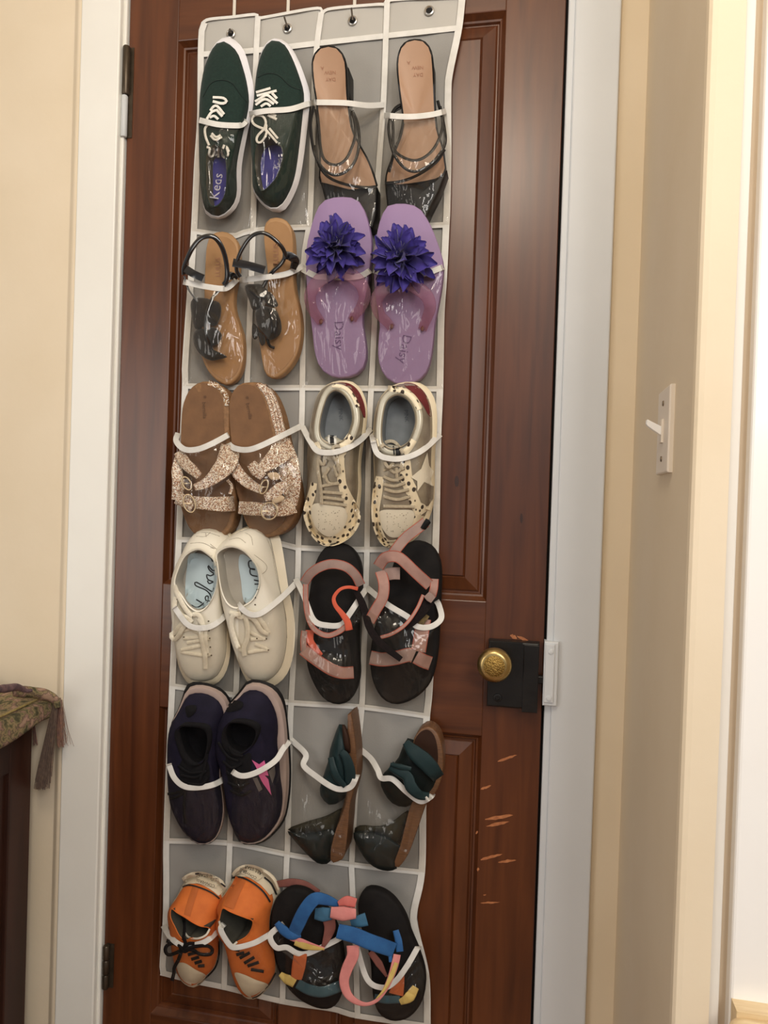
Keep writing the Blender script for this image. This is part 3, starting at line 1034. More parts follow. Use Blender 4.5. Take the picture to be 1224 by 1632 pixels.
S.strap('side_strap', K(3, [(130, 610, .058), (165, 720, .056), (212, 790, .054), (250, 840, .052)]), 1.6, .0014, M_BLKG)
S.strap('buckle_strap', K(3, [(142, 545, .068), (210, 590, .072), (300, 632, .070)]), 6.2, .0016, M_BLKG, flat=.3)
S.strap('heel_tab', K(3, [(520, 610, .05), (560, 612, .046), (600, 640, .040)]), [7, 6, 4], .0018, M_BLKG, flat=.4)
S.text('insole_print', 'LULUS', K(3, [(450, 620)])[0], (0, -1), 11, M_NPRINT, flip=False)

S = Shoe('bow_sandal', 440, 598, .012, 'tan sandal with open buckle strap and ruffled suede bow beside purple flip-flop', 'sandal', 'tan sandals with suede bows', (1, 1))
o6 = K(3, [(940, 85), (1020, 105), (1072, 165), (1092, 260), (1098, 450), (1095, 600), (1112, 750), (1142, 870), (1162, 1000), (1162, 1150), (1132, 1300), (1070, 1410), (990, 1492), (915, 1520), (850, 1480), (822, 1380), (800, 1240), (775, 1100), (800, 980), (845, 850), (868, 700), (866, 550), (848, 400), (835, 250), (845, 150), (882, 100)])
footbed(S, o6, .016, .036, M_TANE, M_TAN, .94)
for pl_, ha, hb in (([(668, 700), (750, 682), (820, 690), (880, 760), (830, 830), (805, 890), (740, 912), (708, 830)], .05, .062), ([(860, 758), (905, 762), (965, 870), (905, 885), (840, 830)], .05, .058),
                    ([(760, 935), (820, 880), (930, 900), (975, 970), (995, 1050), (980, 1130), (890, 1182), (850, 1130), (800, 1080), (770, 1010)], .048, .060), ([(740, 1030), (790, 1080), (785, 1150), (755, 1175), (732, 1130)], .044, .05), ([(790, 1110), (840, 1140), (850, 1200), (820, 1230), (795, 1180)], .042, .048)):
    S.pad('bow_flap', K(3, pl_), ha + .003, hb - .002, M_SUEDE)
for q in ([(880, 900), (905, 1000), (910, 1120)], [(930, 910), (950, 1020), (935, 1130)], [(720, 740), (780, 790), (850, 800)]):
    S.cords('bow_pleat', [K(3, q)], 1.2, .0012, M_BLKL)
S.strap('heel_strap', K(3, [(630, 620, .062), (596, 560, .068), (608, 460, .076), (660, 345, .084), (730, 258, .088), (810, 228, .088), (880, 248, .084), (960, 312, .078), (1015, 385, .070), (1020, 450, .064), (985, 510, .060), (930, 560, .058), (880, 615, .056), (845, 680, .054), (820, 730, .052)]), [3.4, 3.4, 3.4, 3.2, 3.2, 3.4, 3.6, 3.2], .003, M_BLKG, flat=.8)
S.strap('buckle_strap', K(3, [(562, 492, .074), (700, 518, .078), (845, 560, .076)]), 6.8, .0018, M_BLKG, flat=.3)
S.strap('heel_tab', K(3, [(1005, 430, .068), (1060, 432, .062), (1115, 475, .054), (1095, 550, .044)]), [6.5, 7, 7, 5], .002, M_BLKG, flat=.4)
S.strap('thong', K(3, [(868, 1165, .048), (890, 1230, .044), (932, 1250, .040)]), 2.2, .002, M_BLKL)
S.text('insole_print', 'LULUS', K(3, [(965, 510)])[0], (0, -1), 12, M_NPRINT)


# ---- pair 4: lilac flip-flops with violet flowers, toes up
def vinyl():
    m = bpy.data.materials.new('pink_vinyl')
    m.use_nodes = True
    N, L = m.node_tree.nodes, m.node_tree.links
    N.clear()
    out = N.new('ShaderNodeOutputMaterial')
    tr = N.new('ShaderNodeBsdfTransparent')
    tr.inputs[0].default_value = (.92, .78, .82, 1)
    pb = N.new('ShaderNodeBsdfPrincipled')
    pb.inputs['Base Color'].default_value = lin((172, 132, 148))
    pb.inputs['Roughness'].default_value = .2
    mx = N.new('ShaderNodeMixShader')
    mx.inputs[0].default_value = .17
    L.new(tr.outputs[0], mx.inputs[1])
    L.new(pb.outputs[0], mx.inputs[2])
    L.new(mx.outputs[0], out.inputs[0])
    return m


M_VINYL = vinyl()
M_HOLE = mat('strap_plug', (96, 44, 36), rough=0.5)
M_DPRINT = mat('grey_violet_print', (104, 76, 116), rough=0.7)
PET = None


def petal_mesh():
    v, f = [], []
    nl, nw = 6, 5
    for i in range(nl):
        t = i / (nl - 1)
        w = .0092 * (math.sin(math.pi * min(1, .08 + .9 * t ** 1.25)) ** .7)
        for j in range(nw):
            u = 2 * j / (nw - 1) - 1
            v.append((.004 + t * .043, u * w, .008 * math.sin(t * 2.2) + .0036 * (u * u) - .006 * t * t))
    for i in range(nl - 1):
        for j in range(nw - 1):
            a = i * nw + j
            f.append((a, a + 1, a + nw + 1, a + nw))
    me = bpy.data.meshes.new('petal')
    me.from_pydata(v, [], f)
    me.polygons.foreach_set('use_smooth', [True] * len(f))
    me.materials.append(M_PETAL)
    return me


PET = petal_mesh()


def flower(S, px, py, h, scale, seed):
    rnd = random.Random(seed)
    c = P(px, py, h)
    base = loft([[c + Vector((r * math.cos(t), y, r * math.sin(t))) for t in np.linspace(0, 6.283, 14, endpoint=False)] for r, y in ((.012, .006), (.014, 0), (.010, -.006), (.004, -.009))], True, True)
    fo = S.add('flower', base, M_PETAL, solid=False)
    B = Matrix(((1, 0, 0), (0, 0, -1), (0, 1, 0)))      # local z faces the room
    for n, el, sc, z0 in ((19, -8, 1.05, .000), (18, 8, 1.02, .002), (17, 24, .96, .004), (14, 42, .86, .006), (11, 58, .74, .008), (7, 76, .56, .009)):
        for i in range(n):
            az = 2 * math.pi * (i + rnd.uniform(-.45, .45)) / n + el
            e = math.radians(el + rnd.uniform(-22, 22))
            Rz = Matrix.Rotation(az, 3, 'Z') @ Matrix.Rotation(-e, 3, 'Y') @ Matrix.Rotation(rnd.uniform(-.9, .9), 3, 'X')
            o = bpy.data.objects.new('petal', PET)
            COL.objects.link(o)
            o.parent = fo
            s_ = sc * scale * rnd.uniform(.8, 1.12)
            m4 = (B @ Rz).to_4x4() @ Matrix.Diagonal((s_, s_ * rnd.uniform(.8, 1.15), s_, 1))
            m4.translation = (c - Vector(S.root['_w'])) + Vector((0, -z0, 0))
            o.matrix_local = m4
            mm = m4.copy()
            mm.translation = c + Vector((0, -z0, 0))
            b = len(S.V)
            S.V += [tuple(mm @ q.co) for q in PET.vertices]
            S.F += [tuple(k + b for k in p.vertices) for p in PET.polygons]
    S.bv = None


def flipflop(outer, cell, label, sl, sr, cuts, fl, holes, txt, seed):
    ys = [p[1] for p in outer]
    y0, y1 = min(ys), max(ys)
    hh = lambda x, y: .066 - .036 * (y - y0) / (y1 - y0)
    S = Shoe('flip_flop', outer[0][0], y1, .012, label, 'flip-flop', 'lilac flip-flops with flowers', cell)
    c = np.mean(outer, 0)
    top = ring(outer, hh, 48)
    rr = [shift(top, .018, .985), shift(top, .015, 1), shift(top, .002, 1.0), top and shift(top, .0004, .992), shift(top, 0, .98)]
    S.add('sole', loft(rr, True, True), M_LILAC)
    for q in (sl, sr):
        q3 = [(x, y, hh(x, y) + d) for (x, y, d) in q]
        S.strap('strap', q3, [12, 11, 10, 8.5, 7], .0022, M_VINYL, flat=.5)
    for x, y in holes:
        r = [[P(x + a * math.cos(t), y + a * 1.5 * math.sin(t), hh(x, y) + d) for t in np.linspace(0, 6.283, 12, endpoint=False)] for a, d in ((3.0, .0042), (2.4, .0055), (1.0, .006))]
        S.add('strap_plug', loft(r, False, True), M_HOLE)
    S.text('sole_print', 'Daisy', txt[0], txt[1], 21, M_DPRINT)
    flower(S, fl[0], fl[1], hh(fl[0], fl[1]) + .022, fl[2], seed)
    return S


o7 = K(4, [(370, 64), (440, 70), (490, 92), (535, 155), (570, 260), (596, 400), (590, 560), (562, 780), (532, 930), (526, 1050), (546, 1180), (556, 1300), (530, 1400), (460, 1458), (350, 1478), (250, 1452), (185, 1380), (152, 1270), (135, 1120), (112, 950), (92, 780), (85, 600), (90, 450), (112, 350), (145, 230), (195, 118), (235, 88), (295, 70)])
flipflop(o7, (1, 2), 'lilac flip-flop with violet flower, left of its pair in third pocket',
         K(4, [(320, 640, .030), (190, 720, .026), (120, 830, .020), (135, 940, .012), (180, 1010, .006), (205, 1048, .002)]), K(4, [(400, 650, .030), (510, 740, .026), (545, 840, .020), (515, 930, .012), (470, 985, .006), (447, 1030, .002)]),
         None, K(4, [(328, 482)])[0] + (1.0,), K(4, [(203, 1040), (444, 1018)]), (K(4, [(308, 1036)])[0], (.03, 1)), 3)
o8 = K(4, [(790, 117), (870, 118), (930, 132), (985, 168), (1060, 290), (1122, 450), (1156, 580), (1150, 720), (1125, 880), (1092, 1050), (1072, 1250), (1040, 1400), (975, 1490), (860, 1532), (760, 1512), (690, 1450), (652, 1340), (650, 1200), (662, 1080), (642, 930), (622, 800), (615, 600), (625, 430), (660, 260), (700, 162), (735, 128)])
flipflop(o8, (1, 3), 'lilac flip-flop with larger violet flower, at the right edge of second row',
         K(4, [(820, 720, .030), (690, 790, .026), (636, 880, .020), (660, 980, .012), (720, 1045, .006), (755, 1090, .002)]), K(4, [(900, 740, .030), (1020, 830, .026), (1055, 920, .020), (1035, 1000, .012), (1010, 1060, .006), (995, 1105, .002)]),
         None, K(4, [(830, 572)])[0] + (1.08,), K(4, [(755, 1078), (995, 1095)]), (K(4, [(845, 1136)])[0], (-.2, 1)), 8)


# ---- pair 5: glitter two-strap slides
M_GLIT = mat('rhinestone_fabric', (224, 202, 176), (174, 128, 98), rough=0.32, scale=760, metal=0.15, kind='glitter')
M_CORK = mat('brown_footbed', (122, 86, 54), (106, 74, 46), rough=0.7, scale=30, bump=0.12, bscale=220)
M_CORKB = mat('cork_edge', (140, 102, 66), (118, 84, 52), rough=0.7, scale=160)
M_CORKE = mat('glitter_edge', (200, 170, 130), (150, 108, 74), rough=0.35, scale=700, metal=0.4, kind='glitter')
M_CHAMP = mat('champagne_metal', (206, 184, 150), rough=0.28, metal=0.85)
M_LIN = mat('beige_lining', (206, 184, 154), (196, 172, 142), rough=0.6, scale=40)
M_STAMP = mat('dark_stamp', (84, 58, 38), rough=0.7)


def buckle(S, k, cx_, cy_, rx, ry, h, rot=0.0):
    pts = []
    for t in np.linspace(0, 2 * math.pi, 22):
        x, y = rx * math.cos(t), ry * math.sin(t)
        pts.append((cx_ + x * math.cos(rot) - y * math.sin(rot), cy_ + x * math.sin(rot) + y * math.cos(rot), h))
    S.add('buckle', sweepmesh(K(k, pts), 1.5, .0016, n=8, flat=.9, steps=30), M_CHAMP)
    S.add('buckle_pin', sweepmesh(K(k, [(cx_ - rx * .9, cy_, h + .001), (cx_, cy_, h + .002), (cx_ + rx * .9, cy_, h + .001)]), .9, .0009, n=6), M_CHAMP)


S = Shoe('buckle_slide', 330, 850, .012, 'glittery two-strap slide with brown footbed, leftmost in third row', 'sandal', 'glitter buckle slides', (2, 0))
o9 = K(5, [(380, 92), (470, 118), (545, 190), (562, 300), (560, 500), (575, 650), (600, 850), (612, 1050), (600, 1250), (560, 1360), (480, 1430), (350, 1440), (240, 1370), (170, 1240), (125, 1050), (118, 850), (140, 650), (148, 450), (165, 290), (215, 170), (290, 105)])
S.prism('sole', o9, .012, .044, M_CORKB, round_=.004)
f9 = K(5, [(340, 105), (430, 140), (495, 220), (512, 350), (515, 500), (545, 700), (575, 900), (582, 1080), (565, 1240), (520, 1340), (440, 1400), (340, 1410), (245, 1350), (180, 1230), (138, 1050), (130, 850), (148, 650), (155, 450), (172, 290), (220, 180), (275, 122)])
S.patch('footbed', f9, M_CORK, off=.0015, dome=-.0012, solid=True, n=64)
S.drape('stone_band', K(5, [(385, 103), (465, 135), (525, 205), (540, 300)]), 4.2, .0015, M_CORKE, off=.0004)
S.text('footbed_print', 'bernilla', K(5, [(330, 270)])[0], (.06, 1), 9, M_STAMP)
S.text('footbed_print', '*', K(5, [(318, 215)])[0], (.06, 1), 13, M_STAMP)
S.strap('upper_strap', K(5, [(575, 640, .052), (540, 780, .070), (460, 880, .078), (360, 960, .080), (265, 995, .078)]), [16, 17, 14, 9, 5.5], .0022, M_GLIT, flat=.4)
S.strap('side_strap', K(5, [(128, 690, .050), (190, 790, .066), (255, 850, .074), (305, 900, .078)]), [8, 9, 9, 6], .0022, M_GLIT, flat=.4)
S.strap('side_panel', K(5, [(135, 740, .046), (118, 850, .056), (130, 960, .062), (120, 1100, .056)]), [7, 9, 10, 9], .002, M_GLIT, flat=.4)
S.strap('lower_strap', K(5, [(108, 1085, .052), (180, 1110, .070), (300, 1125, .078), (440, 1135, .078), (550, 1135, .068), (606, 1130, .050)]), [9, 10, 10, 11, 12, 12], .0022, M_GLIT, flat=.4)
S.strap('strap_loop', K(5, [(545, 930, .074), (582, 985, .066), (565, 1050, .068)]), 2.5, .0015, M_GLIT)
S.strap('strap_end', K(5, [(120, 1060, .066), (180, 1110, .076), (250, 1165, .080)]), [8, 9, 8], .002, M_GLIT, flat=.4)
buckle(S, 5, 222, 1130, 48, 78, .084, -.3)
buckle(S, 5, 200, 960, 34, 60, .080, -.5)

S = Shoe('buckle_slide', 420, 850, .012, 'glittery two-strap slide with glitter side wall, second pocket of third row', 'sandal', 'glitter buckle slides', (2, 1))
o10 = K(5, [(720, 100), (830, 105), (905, 160), (965, 270), (1010, 410), (1040, 570), (1085, 750), (1135, 950), (1150, 1120), (1105, 1280), (1030, 1370), (900, 1420), (780, 1400), (700, 1300), (650, 1150), (600, 950), (578, 700), (558, 450), (556, 270), (595, 165), (650, 115)])
S.prism('sole', o10, .012, .046, M_CORKB, round_=.004)
f10 = K(5, [(690, 118), (780, 140), (845, 220), (885, 340), (912, 470), (935, 580), (985, 750), (1040, 950), (1065, 1120), (1030, 1270), (960, 1350), (870, 1390), (780, 1370), (710, 1280), (665, 1150), (615, 950), (590, 700), (568, 450), (566, 280), (600, 178), (640, 135)])
S.patch('footbed', f10, M_CORK, off=.0015, dome=-.0012, solid=True, n=64)
# bands of stones along the side wall
for dx in (0, 32, 64):
    S.drape('stone_band', K(5, [(795 + dx, 118), (865 + dx, 200), (915 + dx, 330), (950 + dx, 470), (990 + dx, 610)]), 2.6, .0018, M_GLIT, off=.0004)
S.text('footbed_print', 'bernilla', K(5, [(700, 280)])[0], (.2, 1), 9, M_STAMP)
S.text('footbed_print', '*', K(5, [(676, 225)])[0], (.2, 1), 13, M_STAMP)
S.strap('side_panel', K(5, [(1015, 590, .056), (1055, 760, .066), (1085, 950, .070), (1085, 1150, .062)]), [11, 17, 16, 10], .0025, M_GLIT, flat=.5)
S.strap('upper_strap', K(5, [(1040, 650, .066), (960, 735, .080), (880, 800, .086), (800, 850, .088), (760, 850, .088)]), [20, 17, 13, 9, 7], .0022, M_GLIT, flat=.4)
S.strap('strap_end', K(5, [(745, 790, .090), (800, 860, .091), (850, 905, .090)]), [8, 10, 7], .002, M_GLIT, flat=.4)
S.strap('side_strap', K(5, [(585, 770, .056), (640, 880, .070), (730, 960, .078), (835, 1020, .082)]), [8, 10, 9, 6], .0022, M_GLIT, flat=.4)
S.strap('lower_strap', K(5, [(640, 1165, .056), (760, 1175, .074), (900, 1180, .082), (1020, 1170, .078), (1115, 1140, .060)]), [10, 11, 10, 13, 14], .0022, M_GLIT, flat=.4)
S.strap('strap_end', K(5, [(860, 1080, .088), (930, 1050, .090), (1000, 1000, .088), (1060, 1010, .080)]), [7, 9, 10, 9], .002, M_GLIT, flat=.4)
S.pad('strap_lining', K(5, [(885, 880), (950, 865), (990, 890), (985, 925), (920, 930)]), .088, .0895, M_LIN)
S.pad('strap_lining', K(5, [(920, 1100), (985, 1060), (1030, 1080), (1010, 1110), (950, 1130)]), .090, .0915, M_LIN)
buckle(S, 5, 900, 1195, 68, 72, .090, .2)
buckle(S, 5, 855, 990, 30, 62, .092, .35)


# ---- pair 6: leopard print star sneakers, toes down
M_CREAM = mat('cream_rubber', (226, 212, 182), (214, 198, 166), rough=0.5, scale=16)
M_LEO = mat('leopard_hair', (236, 222, 192), (44, 30, 20), rough=0.6, scale=108, kind='leopard', stretch=(1, 1, .8))
M_SILV = mat('silver_leather', (178, 168, 150), (150, 140, 122), rough=0.34, scale=40, metal=0.55, bump=0.15, bscale=120)
M_PADDED = mat('padded_silver', (206, 200, 182), (188, 182, 164), rough=0.35, scale=30, metal=0.25)
M_GREYI = mat('grey_insole', (118, 122, 124), (102, 106, 108), rough=0.8, scale=40)
M_BURG = mat('burgundy_suede', (112, 38, 40), (98, 30, 32), rough=0.7, scale=80)
M_GLACE = mat('greyed_lace', (186, 174, 152), (168, 156, 134), rough=0.85, scale=260)
M_TOE = mat('cream_leather', (234, 227, 208), (226, 217, 196), rough=0.5, scale=12, bump=0.1, bscale=60)
M_DOT = mat('perforation', (92, 78, 60), rough=0.8)
M_WTONGUE = mat('tongue_stripe', (24, 24, 26), rough=0.6)


def dots(S, pts, r):
    parts = []
    for x, y in pts:
        h = S.hit(x, y, .05)
        v = [P(x + r * math.cos(t), y + r * math.sin(t), h + .0009) for t in np.linspace(0, 6.283, 6, endpoint=False)]
        parts.append((v, [tuple(range(6))]))
    S.add('perforation', join(*parts), M_DOT, solid=False, smooth=False, kind='stuff')


def star_sneaker(cell, label, outer, upper, opening, burg, toecap, leos, lbands, lace_bars, bow, star, tongue, stripes, txt):
    S = Shoe('star_sneaker', outer[len(outer) // 2][0], max(p[1] for p in outer), .012, label, 'sneaker', 'leopard star sneakers', cell)
    C = sneaker(S, outer, upper, opening, .012, .036, .078, M_CREAM, M_SILV, M_GREYI, M_GREYI, depth=.036, expo=.45)
    # padded rim
    n = len(C)
    rg = []
    for i in range(n):
        a, b, c = C[i - 1], C[i], C[(i + 1) % n]
        t = (c - a).normalized()
        o = Vector((-t.z, 0, t.x))
        cen = sum(C, Vector()) / n
        if (b - cen).dot(o) < 0:
            o = -o
        rg.append([b + o * (.0045 + .0055 * math.cos(q)) + Vector((0, -.004 * math.sin(q) + .003, 0)) for q in np.linspace(0, 6.283, 9, endpoint=False)])
    rg.append(rg[0])
    S.add('collar', loft(rg), M_PADDED)
    S.patch('heel_patch', burg, M_BURG, off=.0012)
    S.patch('toe_cap', toecap, M_TOE, off=.0012, dome=.001, solid=True, n=36, rings=(1, .95, .8, .55, .3, .08))
    for q, w in leos:
        S.drape('leopard_panel', q, w, .0012, M_LEO, off=.0008, na=6)
    for q, w in lbands:
        S.drape('leopard_panel', q, w, .001, M_LEO, off=.001, na=5)
    if star:
        S.patch('star', star, M_TOE, off=.0022, smooth_poly=False, n=30)
    S.pad('tongue', tongue, .062, .076, M_PADDED)
    for q in stripes:
        S.drape('tongue_stripe', q[0], q[1], .0006, M_WTONGUE if q[2] else M_LACE, off=.0008)
    S.cords('lace', lace_bars, 2.7, .0016, M_GLACE, off=.0006)
    S.cords('lace_bow', bow, 3.0, .0018, M_GLACE, off=.002)
    S.text('insole_print', 'PINK', txt[0], txt[1], 9, M_GSTAMP)
    c = np.mean([p[:2] for p in toecap], 0)
    rnd = random.Random(5)
    dots(S, [(c[0] + rnd.uniform(-17, 17), c[1] + rnd.uniform(-15, 17)) for _ in range(34)], .55)
    return S


M_GSTAMP = mat('faint_grey_print', (84, 88, 92), rough=0.8)
o11 = K(6, [(400, 80), (480, 108), (540, 195), (566, 320), (556, 450), (532, 600), (516, 750), (520, 920), (502, 1090), (468, 1220), (400, 1330), (300, 1362), (215, 1345), (140, 1270), (95, 1150), (78, 1040), (92, 930), (100, 800), (98, 650), (116, 450), (155, 250), (210, 145), (300, 90)])
u11 = K(6, [(350, 92), (430, 112), (505, 195), (540, 320), (530, 450), (508, 600), (494, 750), (496, 920), (474, 1080), (440, 1200), (380, 1305), (300, 1335), (225, 1322), (152, 1255), (106, 1145), (88, 1040), (100, 930), (108, 800), (106, 650), (124, 450), (160, 258), (212, 156), (285, 103)])
c11 = K(6, [(320, 150), (390, 188), (440, 278), (456, 385), (432, 480), (398, 545), (300, 585), (215, 545), (192, 480), (198, 390), (225, 280), (262, 190)])
star_sneaker((2, 2), 'leopard print sneaker with hanging lace loops, left of its pair in third row', o11, u11, c11,
             K(6, [(335, 96), (425, 104), (495, 160), (540, 260), (552, 350), (540, 372), (505, 262), (440, 170), (380, 125)]),
             K(6, [(150, 1042), (270, 1046), (385, 1075), (412, 1140), (398, 1215), (340, 1280), (262, 1300), (192, 1262), (140, 1185), (118, 1110)]),
             [(K(6, [(385, 580), (352, 690), (358, 800), (372, 900), (402, 980), (440, 1070), (462, 1150), (420, 1250), (330, 1322), (235, 1336), (160, 1280), (108, 1180), (96, 1090), (128, 980), (150, 880)]), [8, 7, 7, 6.5, 8, 10, 10.5, 9.5, 8, 7, 6.5, 6, 6, 6.5, 5])],
             [(K(6, [(290, 118), (390, 138), (452, 200), (492, 285)]), 3.2), (K(6, [(440, 510), (395, 565), (330, 600)]), 6.5), (K(6, [(168, 560), (190, 620)]), 4)],
             [K(6, q) for q in ([(212, 905), (340, 880)], [(212, 950), (370, 962)], [(212, 992), (385, 1012)], [(210, 1032), (405, 1055)], [(230, 800), (262, 880), (345, 885)], [(300, 745), (330, 830)], [(220, 840), (270, 760)])],
             [K(6, q) for q in ([(200, 640), (178, 740), (192, 860), (205, 960), (208, 1045)], [(290, 665), (330, 720), (352, 800)], [(205, 640), (290, 652), (300, 600), (352, 590)], [(180, 690), (215, 740), (240, 700)])], None,
             K(6, [(240, 520), (340, 530), (390, 590), (340, 690), (260, 700), (215, 620)]),
             [(K(6, [(262, 505), (268, 575)]), 2.0, False), (K(6, [(288, 508), (292, 578)]), 3.4, True), (K(6, [(314, 512), (316, 580)]), 2.0, False)],
             (K(6, [(338, 300)])[0], (.1, 1)))
o12 = K(6, [(920, 90), (1005, 112), (1075, 190), (1106, 300), (1110, 460), (1096, 620), (1092, 800), (1088, 1000), (1058, 1130), (1005, 1235), (925, 1330), (810, 1388), (715, 1385), (650, 1300), (614, 1150), (608, 1000), (618, 860), (612, 680), (610, 500), (622, 350), (662, 220), (740, 132), (830, 95)])
u12 = K(6, [(880, 98), (955, 112), (1030, 190), (1068, 300), (1076, 460), (1068, 620), (1066, 800), (1060, 1000), (1030, 1115), (975, 1215), (900, 1305), (800, 1358), (722, 1358), (664, 1285), (626, 1145), (618, 1000), (627, 860), (622, 680), (618, 500), (628, 350), (666, 228), (742, 142), (815, 105)])
c12 = K(6, [(800, 185), (882, 222), (932, 300), (948, 390), (930, 480), (880, 575), (770, 620), (690, 580), (676, 480), (690, 330), (722, 230)])
S12 = star_sneaker((2, 3), 'leopard print sneaker showing a cream star and burgundy heel, right of third row', o12, u12, c12,
             K(6, [(850, 102), (930, 106), (1005, 165), (1050, 255), (1066, 360), (1040, 345), (995, 265), (930, 190), (870, 135)]),
             K(6, [(672, 1095), (800, 1090), (920, 1096), (960, 1160), (930, 1230), (850, 1292), (745, 1302), (682, 1235), (652, 1150)]),
             [(K(6, [(862, 700), (872, 850), (915, 950), (962, 1060), (1000, 1120)]), [8, 9.5, 9.5, 10.5, 11]), (K(6, [(975, 1130), (930, 1260), (820, 1340), (715, 1350), (655, 1260), (628, 1120), (640, 980), (664, 830)]), [8, 6.5, 6, 6, 6.5, 6.5, 8, 6.5]), (K(6, [(1060, 1020), (1040, 1090)]), 4)],
             [(K(6, [(725, 142), (850, 160), (930, 222), (975, 305)]), 5.0), (K(6, [(930, 545), (890, 610), (850, 650)]), 5), (K(6, [(625, 540), (650, 640)]), 4)],
             [K(6, q) for q in ([(690, 1062), (935, 1066)], [(690, 985), (800, 1010), (900, 985)], [(700, 930), (790, 950), (890, 930)], [(690, 890), (780, 905), (860, 880)], [(690, 830), (770, 860), (850, 830)], [(690, 780), (800, 740), (850, 775)], [(790, 760), (800, 870)], [(700, 730), (780, 800), (850, 750)])],
             [K(6, q) for q in ([(670, 600), (715, 560), (770, 558), (815, 600), (845, 650)], [(655, 660), (720, 700), (800, 690)], [(690, 700), (730, 760), (770, 720)])],
             K(6, [(1034, 640), (1048, 745), (1084, 790), (1060, 850), (1075, 905), (1010, 872), (955, 945), (955, 865), (905, 835), (985, 770)]),
             K(6, [(690, 590), (770, 585), (850, 620), (850, 700), (760, 720), (680, 680)]),
             [(K(6, [(768, 590), (776, 660)]), 1.2, True), (K(6, [(800, 600), (806, 665)]), 3.6, True)],
             (K(6, [(850, 310)])[0], (.1, 1)))
S12.patch('silver_panel', K(6, [(940, 920), (1010, 878), (1085, 905), (1080, 1000), (1040, 1060), (985, 1030)]), M_SILV, off=.0016, smooth_poly=False)

# ---- pair 7: cream white lace sneakers, toes down
M_OFFW = mat('offwhite_leather', (232, 226, 210), (222, 214, 196), rough=0.42, scale=9, bump=0.12, bscale=40)
M_OFFS = mat('offwhite_sole', (226, 214, 190), (214, 202, 176), rough=0.5, scale=12)
M_PALEB = mat('pale_blue_insole', (184, 198, 200), (172, 186, 190), rough=0.75, scale=20)
M_GREYL = mat('warm_grey_lining', (176, 168, 154), (156, 148, 136), rough=0.8, scale=20)
M_SCRIPT = mat('black_script', (24, 22, 24), rough=0.6)
M_CLACE = mat('cream_lace', (232, 224, 204), (220, 210, 188), rough=0.8, scale=200)
M_SEAM = mat('seam_line', (150, 140, 122), rough=0.8)


def whitesneaker(cell, label, outer, upper, opening, laces, bow, script, seams, eyes, hop, insole):
    S = Shoe('white_sneaker', outer[8][0], max(p[1] for p in outer), .012, label, 'sneaker', 'cream white sneakers', cell)
    sneaker(S, outer, upper, opening, .012, .036, .080, M_OFFS, M_OFFW, M_GREYL, M_GREYL, depth=.034, expo=.45, hop=hop)
    S.patch('sock_liner', insole, M_PALEB, off=.0012, solid=True)
    S.cords('script_print', script, 1.0, .0004, M_SCRIPT, off=.0003)
    S.cords('stitching', seams, .45, .0003, M_SEAM, off=.0001)
    S.cords('lace', laces, 3.0, .0014, M_CLACE, off=.0004)
    S.cords('lace_bow', bow, 4.0, .0022, M_CLACE, off=.003)
    parts = []
    for x, y in eyes:
        h = S.hit(x, y, .05)
        parts.append(([P(x + 1.5 * math.cos(t), y + 1.2 * math.sin(t), h + .0008) for t in np.linspace(0, 6.283, 8, endpoint=False)], [tuple(range(8))]))
    S.add('eyelet', join(*parts), M_DOT, solid=False, smooth=False)
    return S


